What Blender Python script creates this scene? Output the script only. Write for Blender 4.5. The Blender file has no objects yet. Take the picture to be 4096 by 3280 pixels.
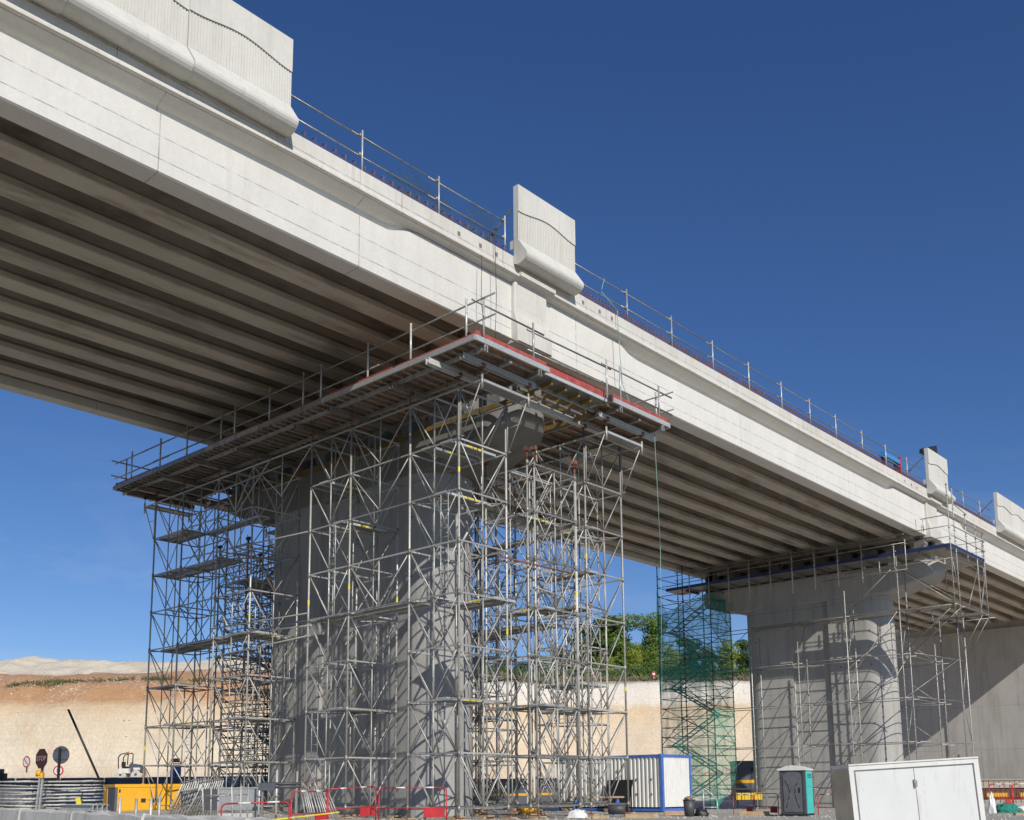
import bpy, math, random
from mathutils import Vector, Matrix
random.seed(7)
S = bpy.context.scene
COL = S.collection
# ------------------------------------------------------------------ camera
CAMZ = 1.1
F_PX, CX, CY = 4070.49, 2048.0, 2521.0
# rows: world X, Y, Z axes in camera axes (right, down, forward)
RW = Matrix(((0.67208503, 0.10868524, 0.73245425), (-0.74043056, 0.10935377, 0.66317746), (-0.00801903, -0.98804315, 0.1539689)))
cam = bpy.data.cameras.new('Camera'); camo = bpy.data.objects.new('Camera', cam); COL.objects.link(camo)
M = Matrix(((RW[0][0], -RW[0][1], -RW[0][2]), (RW[1][0], -RW[1][1], -RW[1][2]), (RW[2][0], -RW[2][1], -RW[2][2]))).to_4x4()
M.translation = (0, 0, CAMZ); camo.matrix_world = M
cam.sensor_width = 36; cam.lens = F_PX / 4096 * 36; cam.shift_y = (CY - 1640) / 4096; cam.shift_x = 0
cam.clip_start = 0.3; cam.clip_end = 3000
S.camera = camo
# ------------------------------------------------------------------ light
SUN = Vector((-0.43, -1.0, 0.72)).normalized()
w = bpy.data.worlds.new('World'); S.world = w; w.use_nodes = True
nt = w.node_tree; nt.nodes.clear()
sk = nt.nodes.new('ShaderNodeTexSky'); sk.sky_type = 'NISHITA'; sk.sun_disc = False
sk.sun_elevation = math.asin(SUN.z); sk.sun_rotation = math.atan2(SUN.x, SUN.y)
sk.air_density = 1.0; sk.dust_density = 0.0; sk.ozone_density = 5.0; sk.altitude = 200
bg = nt.nodes.new('ShaderNodeBackground'); bg.inputs[1].default_value = 0.094
wo = nt.nodes.new('ShaderNodeOutputWorld')
hs = nt.nodes.new('ShaderNodeHueSaturation'); hs.inputs['Saturation'].default_value = 1.12; hs.inputs['Hue'].default_value = 0.502
nt.links.new(sk.outputs[0], hs.inputs['Color']); tint = nt.nodes.new('ShaderNodeMix'); tint.data_type = 'RGBA'; tint.blend_type = 'MULTIPLY'; tint.inputs[0].default_value = 1; tint.inputs[7].default_value = (1.0, 1.0, 1.15, 1)
nt.links.new(hs.outputs[0], tint.inputs[6]); tc = nt.nodes.new('ShaderNodeTexCoord'); mp = nt.nodes.new('ShaderNodeMapping'); mp.inputs['Scale'].default_value = (2.2, 2.2, 9); mp.inputs['Rotation'].default_value = (0.12, 0.1, 0)
nz = nt.nodes.new('ShaderNodeTexNoise'); nz.inputs['Scale'].default_value = 1.6; nz.inputs['Detail'].default_value = 9; nz.inputs['Roughness'].default_value = .62; nz.inputs['Distortion'].default_value = .6
rp = nt.nodes.new('ShaderNodeValToRGB'); rp.color_ramp.elements[0].position = .52; rp.color_ramp.elements[1].position = .80
rp.color_ramp.elements[1].color = (.30, .30, .30, 1); rp.color_ramp.elements[0].color = (0, 0, 0, 1)
sx = nt.nodes.new('ShaderNodeSeparateXYZ'); el = nt.nodes.new('ShaderNodeMapRange'); el.inputs[1].default_value = .10; el.inputs[2].default_value = .34; el.inputs[3].default_value = 1; el.inputs[4].default_value = .0
mu = nt.nodes.new('ShaderNodeMath'); mu.operation = 'MULTIPLY'
mw = nt.nodes.new('ShaderNodeMix'); mw.data_type = 'RGBA'; mw.inputs[7].default_value = (7.5, 8.0, 8.6, 1)
nt.links.new(tc.outputs['Generated'], mp.inputs[0]); nt.links.new(mp.outputs[0], nz.inputs['Vector']); nt.links.new(nz.outputs['Fac'], rp.inputs[0])
nt.links.new(tc.outputs['Generated'], sx.inputs[0]); nt.links.new(sx.outputs[2], el.inputs[0]); nt.links.new(rp.outputs[0], mu.inputs[0]); nt.links.new(el.outputs[0], mu.inputs[1])
nt.links.new(mu.outputs[0], mw.inputs[0]); nt.links.new(tint.outputs[2], mw.inputs[6]); nt.links.new(mw.outputs[2], bg.inputs[0]); nt.links.new(bg.outputs[0], wo.inputs[0])
sl = bpy.data.lights.new('Sun', 'SUN'); sl.energy = 4.9; sl.angle = math.radians(0.53); sl.color = (1.0, 0.95, 0.86)
so = bpy.data.objects.new('Sun', sl); COL.objects.link(so); so.rotation_euler = SUN.to_track_quat('Z', 'Y').to_euler(); so.location = (0, -20, 60)
S.view_settings.view_transform = 'Standard'; S.view_settings.look = 'None'; S.view_settings.exposure = -0.25; S.view_settings.gamma = 1
S.view_settings.use_curve_mapping = False
try: S.cycles.transparent_max_bounces = 24
except Exception: pass
# ------------------------------------------------------------------ helpers
FH = Vector((0.7413, 0.6712, 0)); RH = Vector((0.6712, -0.7413, 0))     # level forward and right of the view
def pt(px, py, d):
    """world point at horizontal distance d seen at photo coordinate px, py"""
    v = RW @ Vector(((px - CX) / F_PX, (py - CY) / F_PX, 1.0))
    t = d / (v.x * FH.x + v.y * FH.y)
    return Vector((v.x * t, v.y * t, CAMZ + v.z * t))
def sd(s, d, z=0.0):
    p = RH * s + FH * d; return Vector((p.x, p.y, z))
def wloc(o):
    v = Vector((0, 0, 0))
    while o: v = v + o.location; o = o.parent
    return v
class MB:
    def __init__(s): s.v = []; s.f = []; s.sm = []
    def add(s, vs, fs, smooth=False):
        b = len(s.v); s.v += [tuple(v) for v in vs]; s.f += [tuple(b + i for i in f) for f in fs]; s.sm += [smooth] * len(fs); return s
    def box(s, a, b, m=None):
        x0, y0, z0 = a; x1, y1, z1 = b
        vs = [Vector(p) for p in ((x0,y0,z0),(x1,y0,z0),(x1,y1,z0),(x0,y1,z0),(x0,y0,z1),(x1,y0,z1),(x1,y1,z1),(x0,y1,z1))]
        if m: vs = [m @ v for v in vs]
        return s.add(vs, [(0,3,2,1),(4,5,6,7),(0,1,5,4),(1,2,6,5),(2,3,7,6),(3,0,4,7)])
    def cbox(s, c, sz, m=None):
        return s.box([c[i]-sz[i]/2 for i in range(3)], [c[i]+sz[i]/2 for i in range(3)], m)
    def bar(s, p, q, w, h=None, up=(0,0,1)):
        p = Vector(p); q = Vector(q); h = h or w; d = (q-p).normalized(); u = Vector(up)
        if abs(d.dot(u)) > .99: u = Vector((1,0,0))
        a = d.cross(u).normalized() * w/2; b = a.cross(d).normalized() * h/2
        vs = [p-a-b, p+a-b, p+a+b, p-a+b, q-a-b, q+a-b, q+a+b, q-a+b]
        return s.add(vs, [(0,1,2,3),(7,6,5,4),(0,4,5,1),(1,5,6,2),(2,6,7,3),(3,7,4,0)])
    def tube(s, p, q, r, n=7, r2=None, caps=True):
        p = Vector(p); q = Vector(q); r2 = r if r2 is None else r2
        if (q-p).length < 1e-6: return s
        d = (q-p).normalized(); u = Vector((0,0,1)) if abs(d.z) < .95 else Vector((1,0,0))
        a = d.cross(u).normalized(); b = d.cross(a)
        vs = []
        for i in range(n):
            t = 2*math.pi*i/n; e = a*math.cos(t) + b*math.sin(t); vs += [p+e*r, q+e*r2]
        s.add(vs, [(2*i, 2*((i+1)%n), 2*((i+1)%n)+1, 2*i+1) for i in range(n)], True)
        if caps:
            bb = len(s.v) - 2*n
            s.f += [tuple(bb+2*i for i in reversed(range(n))), tuple(bb+2*i+1 for i in range(n))]; s.sm += [False, False]
        return s
    def path(s, ps, r, n=6):
        for a, b in zip(ps, ps[1:]): s.tube(a, b, r, n)
        return s
    def prism(s, poly, h0, h1, ax=2, m=None):
        def P(a, b, c):
            v = Vector((a, b, c)) if ax == 2 else (Vector((a, c, b)) if ax == 1 else Vector((c, a, b)))
            return m @ v if m else v
        n = len(poly); vs = [P(a, b, h0) for a, b in poly] + [P(a, b, h1) for a, b in poly]
        return s.add(vs, [tuple(reversed(range(n))), tuple(range(n, 2*n))] + [(i, (i+1) % n, n+(i+1) % n, n+i) for i in range(n)])
    def loft(s, rings, closed=True, caps=True, smooth=False):
        n = len(rings[0]); vs = [p for r in rings for p in r]; fs = []
        for k in range(len(rings)-1):
            for i in range(n if closed else n-1):
                j = (i+1) % n; fs.append((k*n+i, k*n+j, (k+1)*n+j, (k+1)*n+i))
        s.add(vs, fs, smooth)
        if caps:
            b = len(s.v) - len(vs); s.f += [tuple(b+i for i in reversed(range(n))), tuple(b+len(vs)-n+i for i in range(n))]; s.sm += [False, False]
        return s
    def build(s, name, mat, parent=None, world=False, fix=True):
        if world and parent:
            o0 = wloc(parent); vs = [(v[0]-o0.x, v[1]-o0.y, v[2]-o0.z) for v in s.v]
        else: vs = s.v
        me = bpy.data.meshes.new(name); me.from_pydata(vs, [], s.f)
        me.polygons.foreach_set('use_smooth', s.sm); me.materials.append(mat); me.update()
        if fix:
            import bmesh
            bm = bmesh.new(); bm.from_mesh(me); bmesh.ops.recalc_face_normals(bm, faces=bm.faces); bm.to_mesh(me); bm.free()
        o = bpy.data.objects.new(name, me); COL.objects.link(o)
        if parent: o.parent = parent
        return o
def thing(name, label, cat, loc=(0,0,0), rz=0, group=None):
    o = bpy.data.objects.new(name, None); COL.objects.link(o); o.empty_display_size = .3
    o.location = loc; o.rotation_euler = (0, 0, rz); o['label'] = label; o['category'] = cat
    if group: o['group'] = group
    return o
def tag(o, label, cat, group=None, kind=None):
    if kind: o['kind'] = kind
    if label: o['label'] = label
    if cat: o['category'] = cat
    if group: o['group'] = group
    return o
def struct(o): o['kind'] = 'structure'; return o
def inst(o, parent, loc):
    c = o.copy(); COL.objects.link(c); c.parent = parent; c.location = loc; return c
def tree_copy(r, loc, rz, label, group=None, scale=None):
    c = r.copy(); COL.objects.link(c); c.location = loc; c.rotation_euler = (0, 0, rz); c['label'] = label
    if group: c['group'] = group
    if scale: c.scale = scale
    def rec(a, b):
        for ch in a.children:
            d = ch.copy(); COL.objects.link(d); d.parent = b; rec(ch, d)
    rec(r, c); return c
def text(name, s, size, mat, parent, m, ext=.003, align='CENTER'):
    cu = bpy.data.curves.new(name, 'FONT'); cu.body = s; cu.size = size; cu.extrude = ext; cu.align_x = align; cu.align_y = 'CENTER'
    t = bpy.data.objects.new('tmp', cu); COL.objects.link(t)
    bpy.context.view_layer.update()
    me = bpy.data.meshes.new_from_object(t.evaluated_get(bpy.context.evaluated_depsgraph_get()))
    bpy.data.objects.remove(t); me.materials.clear(); me.materials.append(mat)
    o = bpy.data.objects.new(name, me); COL.objects.link(o); o.parent = parent; o.matrix_local = m
    return o
# ------------------------------------------------------------------ materials
class NM:
    def __init__(s, name, rough=.8, metal=0.0, color=(.5,.5,.5)):
        s.m = bpy.data.materials.new(name); s.m.use_nodes = True; s.t = s.m.node_tree; s.b = s.t.nodes['Principled BSDF']
        s.b.inputs['Roughness'].default_value = rough; s.b.inputs['Metallic'].default_value = metal
        s.b.inputs['Base Color'].default_value = (*color, 1); s.c = None; s.pos = None
    def N(s, t, **k):
        n = s.t.nodes.new(t)
        for a, b in k.items(): setattr(n, a, b)
        return n
    def L(s, a, b): s.t.links.new(a, b)
    def P(s, sc=(1,1,1), obj=False):
        if obj: src = s.N('ShaderNodeTexCoord').outputs['Object']
        else: src = s.N('ShaderNodeNewGeometry').outputs['Position']
        mp = s.N('ShaderNodeMapping'); mp.inputs['Scale'].default_value = sc; s.L(src, mp.inputs[0]); return mp.outputs[0]
    def noise(s, scale, sc=(1,1,1), det=5, rough=.6, obj=False, dist=0):
        n = s.N('ShaderNodeTexNoise'); n.inputs['Scale'].default_value = scale; n.inputs['Detail'].default_value = det; n.inputs['Roughness'].default_value = rough
        n.inputs['Distortion'].default_value = dist
        s.L(s.P(sc, obj), n.inputs['Vector']); return n.outputs['Fac']
    def ramp(s, f, stops, interp='LINEAR'):
        r = s.N('ShaderNodeValToRGB'); r.color_ramp.interpolation = interp; e = r.color_ramp.elements
        while len(e) < len(stops): e.new(.5)
        for el, (p, c) in zip(e, stops):
            el.position = p; el.color = (*c, 1) if not isinstance(c, (int, float)) else (c, c, c, 1)
        s.L(f, r.inputs[0]); return r.outputs[0]
    def math(s, op, a, b=None, c=None, clamp=False):
        n = s.N('ShaderNodeMath', operation=op, use_clamp=clamp)
        for i, x in enumerate((a, b, c)):
            if x is None: continue
            if isinstance(x, (int, float)): n.inputs[i].default_value = x
            else: s.L(x, n.inputs[i])
        return n.outputs[0]
    def mix(s, f, a, b, mode='MIX'):
        n = s.N('ShaderNodeMix', data_type='RGBA', blend_type=mode)
        for i, x in ((0, f), (6, a), (7, b)):
            if isinstance(x, (int, float)): n.inputs[i].default_value = x if i == 0 else (x, x, x, 1)
            elif isinstance(x, tuple): n.inputs[i].default_value = (*x, 1)
            else: s.L(x, n.inputs[i])
        return n.outputs[2]
    def sep(s):
        n = s.N('ShaderNodeSeparateXYZ'); s.L(s.N('ShaderNodeNewGeometry').outputs['Position'], n.inputs[0]); return n.outputs
    def base(s, c):
        if isinstance(c, tuple): s.b.inputs['Base Color'].default_value = (*c, 1)
        else: s.L(c, s.b.inputs['Base Color'])
        return s
    def bump(s, f, st=.3, d=.02):
        n = s.N('ShaderNodeBump'); n.inputs['Strength'].default_value = st; n.inputs['Distance'].default_value = d
        s.L(f, n.inputs['Height']); s.L(n.outputs[0], s.b.inputs['Normal']); return s
def line_mask(m, coord, vals, wd):
    acc = None
    for v in vals:
        d = m.math('LESS_THAN', m.math('ABSOLUTE', m.math('SUBTRACT', coord, v)), wd)
        acc = d if acc is None else m.math('MAXIMUM', acc, d)
    return acc
def concrete(name, c1, c2, stain, st=.35, hl=None, xl=None, streak=True, pores=True, rough=.85, dirx=False, yl=None, mm=.5, drips=.22, vary=.04):
    m = NM(name, rough)
    a = m.ramp(m.noise(.35, det=6), [(.3, c1), (.7, c2)])
    f = m.noise(1.1, sc=(.25, 1, 1) if dirx else ((1.6, 1.6, .18) if streak else (1,1,1)), det=7, rough=.65)
    k = m.ramp(f, [(.5, 0.0), (.72, 1.0)]); a = m.mix(m.math('MULTIPLY', k, st), a, stain)
    f2 = m.ramp(m.noise(9, det=6, rough=.7), [(.3, .86), (.7, 1.08)]); a = m.mix(mm, a, f2, 'MULTIPLY')
    if drips:
        k = m.ramp(m.noise(1.0, sc=(4.5, 4.5, .22), det=7, rough=.7), [(.56, 0.0), (.76, 1.0)]); a = m.mix(m.math('MULTIPLY', k, drips), a, tuple(x*.55 for x in stain))
    oi = m.N('ShaderNodeObjectInfo'); a = m.mix(1.0, a, m.ramp(oi.outputs['Random'], [(0, 1-vary), (1, 1+vary*.6)]), 'MULTIPLY')
    brk = m.ramp(m.noise(2.2), [(.38, .15), (.55, .75)])
    o = m.sep()
    for coord, vals in ((o[2], hl), (o[0], xl), (o[1], yl)):
        if vals: a = m.mix(m.math('MULTIPLY', line_mask(m, coord, vals, .02), m.math('MULTIPLY', brk, .75)), a, (.10,.085,.075))
    if pores:
        v = m.N('ShaderNodeTexVoronoi'); v.inputs['Scale'].default_value = 1.3; m.L(m.P(), v.inputs['Vector'])
        a = m.mix(m.math('MULTIPLY', m.math('LESS_THAN', v.outputs['Distance'], .028), .55), a, (.12,.11,.1))
    m.base(a); m.bump(m.noise(26, det=4), .18, .01)
    return m.m
MAT = {}
MAT['fascia'] = concrete('fascia_concrete', (.64,.62,.565), (.72,.70,.65), (.55,.52,.45), .34, hl=[21.26, 22.06], xl=[14.7, 22.95, 36.2, 51.7, 66.5, 74.2, 95], rough=.8, drips=.07, pores=False)
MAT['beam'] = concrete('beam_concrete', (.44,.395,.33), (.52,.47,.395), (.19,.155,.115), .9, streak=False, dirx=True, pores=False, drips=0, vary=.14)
MAT['edge'] = concrete('parapet_concrete', (.56,.54,.49), (.66,.64,.585), (.48,.41,.32), .5, xl=[1.2+5.9*k for k in range(24)], hl=[23.97], drips=.5)
MAT['panel'] = concrete('panel_concrete', (.585,.57,.515), (.66,.645,.585), (.47,.44,.38), .45, pores=False, drips=.35)
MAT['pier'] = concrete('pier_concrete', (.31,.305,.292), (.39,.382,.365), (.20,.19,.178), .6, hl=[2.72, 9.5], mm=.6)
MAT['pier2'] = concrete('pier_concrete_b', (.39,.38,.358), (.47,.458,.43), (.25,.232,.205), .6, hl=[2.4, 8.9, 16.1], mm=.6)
MAT['abut'] = concrete('abutment_concrete', (.43,.415,.385), (.52,.50,.46), (.30,.27,.235), .6, hl=[5.35, 10.6], yl=[41.5, 35.2, 29.0])
MAT['jersey'] = concrete('barrier_concrete', (.55,.53,.48), (.68,.655,.60), (.2,.185,.16), .65)
MAT['crosshead'] = concrete('shade_dark_concrete', (.17,.162,.148), (.23,.218,.2), (.11,.10,.085), .6, mm=.7)  # pier concrete with the shade under the deck put into its colour
def steel(name, c=(.40,.41,.40), rust=(.25,.13,.07), amt=.35, rough=.42, metal=.55, lo=.58):
    m = NM(name, rough, metal)
    a = m.ramp(m.noise(14, obj=True), [(.3, tuple(x*.78 for x in c)), (.7, tuple(x*1.2 for x in c))])
    k = m.ramp(m.noise(3.1, det=8, rough=.7, sc=(1,1,.6)), [(lo, 0.0), (lo+.12, 1.0)])
    oi = m.N('ShaderNodeObjectInfo'); a = m.mix(1.0, a, m.ramp(oi.outputs['Random'], [(0, .72), (1, 1.22)]), 'MULTIPLY')
    m.base(m.mix(m.math('MULTIPLY', k, amt), a, rust)); return m.m
MAT['galv'] = steel('galvanised_steel', c=(.47,.46,.425), metal=.35, rough=.5, amt=.5)
MAT['galvd'] = steel('weathered_steel', c=(.33,.325,.30), rust=(.20,.12,.08), amt=.7, lo=.5, metal=.45)
MAT['galvb'] = steel('bright_galvanised_steel', c=(.50,.51,.50), amt=.2, rough=.35, metal=.25)
MAT['alu'] = steel('pale_aluminium_beam', c=(.52,.52,.50), amt=.15, rough=.5, metal=.35)
MAT['rust'] = steel('rusty_steel', c=(.20,.085,.06), rust=(.13,.05,.035), amt=.8, rough=.8, metal=.1)
def plain(name, c, rough=.6, metal=0.0, var=.18, sc=3, bump=0):
    m = NM(name, rough, metal); n = m.noise(sc, det=6)
    m.base(m.ramp(n, [(.3, tuple(x*(1-var) for x in c)), (.7, tuple(min(1, x*(1+var)) for x in c))]))
    if bump: m.bump(m.noise(sc*6), bump, .01)
    return m.m
MAT['ply'] = plain('plywood_underside', (.27,.155,.09), .7, var=.35, sc=1.2)
MAT['redply'] = plain('red_toe_board', (.36,.075,.06), .6, var=.3, sc=4)
MAT['yellowbeam'] = plain('yellow_timber_beam', (.20,.135,.04), .6)
MAT['blue'] = plain('blue_toe_board', (.018,.03,.12), .5)
MAT['yellow'] = plain('generator_yellow', (.78,.40,.02), .38, var=.06)
MAT['lemon'] = plain('yellow_cap', (.75,.62,.06), .5)
MAT['dark'] = plain('dark_grey_metal', (.07,.07,.075), .5)
MAT['black'] = plain('black_plastic', (.02,.02,.022), .5)
MAT['slate'] = plain('slate_grey', (.09,.10,.12), .5)
def grimy(name, c, rough=.45):
    m = NM(name, rough); a = m.ramp(m.noise(1.2, det=6), [(.3, tuple(x*.94 for x in c)), (.7, tuple(min(.85, x*1.03) for x in c))])
    k = m.ramp(m.noise(2.4, sc=(2.2,2.2,.25), det=8, rough=.7), [(.54, 0.0), (.74, .45)]); a = m.mix(k, a, (.42,.36,.28))
    k = m.ramp(m.noise(14, det=7, rough=.75), [(.62, 0.0), (.70, .5)]); a = m.mix(k, a, (.38,.31,.24)); m.base(a); return m.m
MAT['white'] = grimy('white_paint', (.74,.73,.69))
MAT['redpaint'] = plain('red_paint', (.50,.03,.035), .42, var=.2)
MAT['bluepaint'] = plain('container_blue', (.07,.16,.50), .45)
MAT['teal'] = plain('turquoise_plastic', (.05,.56,.50), .42, var=.08)
MAT['wood'] = plain('raw_timber', (.42,.30,.18), .8, var=.25)
MAT['rope'] = plain('green_rope', (.25,.42,.36), .8)
MAT['signback'] = plain('sign_back_grey', (.115,.13,.16), .4, metal=.3)
MAT['signbrown'] = plain('shade_toned_red_sign', (.055,.014,.012), .5)  # sign red darkened so the face reads as shaded
MAT['netpile'] = plain('green_netting', (.02,.20,.15), .9, var=.5, sc=12, bump=.8)
MAT['sack'] = plain('white_sack', (.75,.74,.72), .8)
MAT['orange'] = plain('orange_plastic', (.75,.20,.04), .6)
MAT['bark'] = plain('tree_bark', (.10,.08,.06), .9)
def perforated(name, c, sx, sy, sz=1):
    m = NM(name, .45, .4, c)
    b = m.N('ShaderNodeTexBrick'); b.offset = .5
    b.inputs['Scale'].default_value = 1; b.inputs['Mortar Size'].default_value = .035; b.inputs['Brick Width'].default_value = sx; b.inputs['Row Height'].default_value = sy
    b.inputs['Color1'].default_value = (0,0,0,1); b.inputs['Color2'].default_value = (0,0,0,1); b.inputs['Mortar'].default_value = (1,1,1,1)
    m.L(m.P(), b.inputs['Vector']); m.L(b.outputs['Color'], m.b.inputs['Alpha'])
    return m.m
MAT['grate'] = perforated('perforated_deck', (.30,.30,.28), .11, .11)
def net(name, c, alpha):
    m = NM(name, .8, 0, c)
    f = m.ramp(m.noise(.9, det=6, rough=.65, sc=(1.4,1.4,.28), dist=.8), [(.32, alpha*.42), (.52, alpha), (.72, min(1, alpha*1.6))])
    m.L(f, m.b.inputs['Alpha']); return m.m
MAT['net'] = net('green_debris_net', (.03,.30,.22), .46)
def foliage(name, c1, c2, sc=.55):
    m = NM(name, .6)
    a = m.ramp(m.noise(sc, det=4), [(.32, c1), (.68, c2)])
    b = m.ramp(m.noise(7, det=2), [(.3, .7), (.7, 1.25)])
    m.base(m.mix(.8, a, b, 'MULTIPLY'))
    m.b.inputs['Subsurface Weight'].default_value = 0
    t = m.N('ShaderNodeBsdfTranslucent'); m.L(m.b.inputs['Base Color'].links[0].from_socket, t.inputs[0])
    mx = m.N('ShaderNodeMixShader'); mx.inputs[0].default_value = .4
    out = m.t.nodes['Material Output']; m.L(m.b.outputs[0], mx.inputs[1]); m.L(t.outputs[0], mx.inputs[2]); m.L(mx.outputs[0], out.inputs[0])
    return m.m
MAT['leaf'] = [foliage('leaf_deep_green', (.05,.105,.018), (.14,.225,.035)), foliage('leaf_yellow_green', (.24,.32,.04), (.46,.50,.08)), foliage('leaf_mid_green', (.11,.20,.03), (.27,.36,.06))]
MAT['scrub'] = foliage('scrub_green', (.08,.12,.03), (.17,.20,.06), .8)
MAT['drygrass'] = foliage('dry_grass', (.20,.17,.10), (.34,.28,.18), .5)
exec_order = None
# ------------------------------------------------------------------ terrain
def sstep(a, b, x):
    t = max(0, min(1, (x-a)/(b-a))); return t*t*(3-2*t)
def lerp(a, b, t): return a+(b-a)*t
def interp(x, xs, ys):
    if x <= xs[0]: return ys[0]
    for i in range(len(xs)-1):
        if x <= xs[i+1]: return lerp(ys[i], ys[i+1], (x-xs[i])/(xs[i+1]-xs[i]))
    return ys[-1]
def hnoise(x, y, seed=0):
    from mathutils import noise
    return noise.noise(Vector((x, y, seed)))
def ground(s, d):
    z = -.55 + .55*sstep(5, 13, d)
    right = sstep(-14, 2, s)
    zr = -.2*sstep(36, 46, d) - .75*sstep(62, 76, d) + 2.6*sstep(84, 100, d)*sstep(34, 42, s)*(1-sstep(118, 125, d))
    zl = 2.4*sstep(47, 92, d) * (1-right)
    z += zr*right + zl
    # cliff
    R = sstep(-30, 5, s)
    d0 = lerp(113, 165, R) + 1.5*hnoise(s*.06, 3.1)
    left = [(0, 2.5), (4.5, 10.8), (8.5, 13.9), (10.5, 14.2), (14.5, 15.9), (24, 16.5), (30, 17.6), (36, 20.2), (40, 20.7), (90, 21)]
    rgt = [(0, -.6), (8, 15.0), (10.5, 19.0), (14, 19.5), (22, 21.3), (60, 25), (100, 27)]
    u = d-d0
    if u > -6:
        zl2 = interp(u, [a for a, b in left], [b for a, b in left]); zr2 = interp(u, [a for a, b in rgt], [b for a, b in rgt])
        cl = lerp(zl2, zr2, R)
        n = hnoise(s*.35, d*.5, 1)*.38 + hnoise(s*.9, d*1.1, 5)*.26 + hnoise(s*.11, d*.2, 8)*.5*sstep(0, 4, u)
        if u > 26 and R < 1: n += (hnoise(s*.09, 7)*.45 + hnoise(s*.3, 9)*.3)*(1-R) - (1-R)*.10*max(0, s+50)*.35*sstep(26, 36, u)
        if u > 0: z = max(z, cl + n) if u < 3 else cl+n
    else:
        z += hnoise(s*.2, d*.2, 2)*.06
    return z
def gz(x, y):
    v = Vector((x, y, 0)); return ground(v.dot(RH), v.dot(FH))
def terrain():
    ds = [2+i*1.6 for i in range(50)] + [82+i*1.4 for i in range(20)] + [110+i*.6 for i in range(120)] + [182+i*2 for i in range(20)] + [225, 250, 320, 500, 1200]
    ss = [-600, -300, -160, -120, -100] + [-90+i*.9 for i in range(200)] + [92, 100, 120, 160, 300, 600]
    b = MB(); n = len(ss)
    vs = [sd(s, d, ground(s, d)) for d in ds for s in ss]
    fs = [(i*n+j, i*n+j+1, (i+1)*n+j+1, (i+1)*n+j) for i in range(len(ds)-1) for j in range(n-1)]
    b.add(vs, fs, True)
    m = NM('quarry_ground', .95)
    o = m.sep()
    s_ = m.math('ADD', m.math('MULTIPLY', o[0], .6712), m.math('MULTIPLY', o[1], -.7413))
    d_ = m.math('ADD', m.math('MULTIPLY', o[0], .7413), m.math('MULTIPLY', o[1], .6712))
    R = m.math('DIVIDE', m.math('ADD', s_, 18), 14, clamp=True)
    zn = m.math('ADD', o[2], m.math('MULTIPLY', m.math('SUBTRACT', m.noise(.22, det=8, rough=.68, sc=(1,1,1.6)), .5), 2.2))
    zf = m.math('DIVIDE', zn, 25)
    beige = (.70,.52,.34); pale = (.80,.67,.50); orange = (.55,.31,.155); cream = (.76,.62,.43)
    L = m.ramp(zf, [(.03, (.60,.50,.37)), (.11, (.66,.55,.41)), (.2, (.73,.63,.48)), (.385, (.71,.585,.42)), (.44, (.68,.50,.31)), (.475, orange), (.53, (.54,.30,.145)), (.575, (.46,.26,.145)), (.635, (.44,.25,.14)), (.655, (.80,.66,.46)), (.70, (.73,.62,.47)), (.73, (.68,.60,.475))])
    Rr = m.ramp(zf, [(.0, (.52,.47,.40)), (.04, (.60,.50,.38)), (.12, (.70,.575,.43)), (.42, (.72,.59,.43)), (.58, (.70,.53,.34)), (.62, (.78,.70,.59)), (.755, (.79,.73,.63)), (.785, (.33,.27,.14)), (.82, (.14,.14,.05)), (.95, (.10,.12,.04))])
    c = m.mix(R, L, Rr)
    # pebbly pale stones, orange streaks, horizontal scrape marks
    st = m.ramp(m.noise(2.2, det=8, rough=.8), [(.53, 0.0), (.60, 1.0)])
    stm = m.math('MULTIPLY', st, m.math('MULTIPLY', m.ramp(m.noise(.13, det=4), [(.44, .05), (.64, 1.0)]), .65))
    c = m.mix(stm, c, (.88,.81,.70))
    dk = m.ramp(m.noise(1.9, det=8, rough=.82), [(.30, 1.0), (.42, 0.0)])
    c = m.mix(m.math('MULTIPLY', dk, m.math('MULTIPLY', m.ramp(m.noise(.10, det=4), [(.42, .10), (.60, .8)]), .22)), c, (.40,.29,.18))
    big = m.ramp(m.noise(.12, det=6, rough=.6), [(.35, .90), (.65, 1.06)]); c = m.mix(1.0, c, big, 'MULTIPLY')
    sk = m.ramp(m.noise(.3, sc=(1,1,.25), det=6), [(.55, 0.0), (.75, .5)]); c = m.mix(m.math('MULTIPLY', sk, m.math('LESS_THAN', o[2], 14.0)), c, (.60,.37,.19))
    fl = m.ramp(m.noise(1.8, sc=(.1,.1,5), det=5), [(.3, .90), (.7, 1.06)]); c = m.mix(.8, c, fl, 'MULTIPLY')
    # site ground near
    near = m.ramp(m.noise(.9, det=9, rough=.72), [(.3, (.30,.28,.24)), (.7, (.43,.40,.345))])
    nm = m.math('MULTIPLY', m.math('LESS_THAN', o[2], .75), m.math('LESS_THAN', d_, 62)); c = m.mix(nm, c, near)
    m.base(c)
    hb = m.math('ADD', m.noise(1.6, det=9, rough=.75), m.math('MULTIPLY', m.noise(.5, det=7, rough=.7), 1.2))
    m.bump(m.math('MULTIPLY', hb, m.math('SUBTRACT', 1.0, m.math('MULTIPLY', nm, .93))), .8, .34)
    o = b.build('ground', m.m, fix=False); struct(o); return o
terrain()
far = MB(); far.add([(-2500,-600,-3),(2500,-600,-3),(2500,2500,-3),(-2500,2500,-3)], [(0,1,2,3)])
struct(far.build('far_terrain', plain('far_field', (.11,.11,.075), .95, sc=.02), fix=False))
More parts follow.
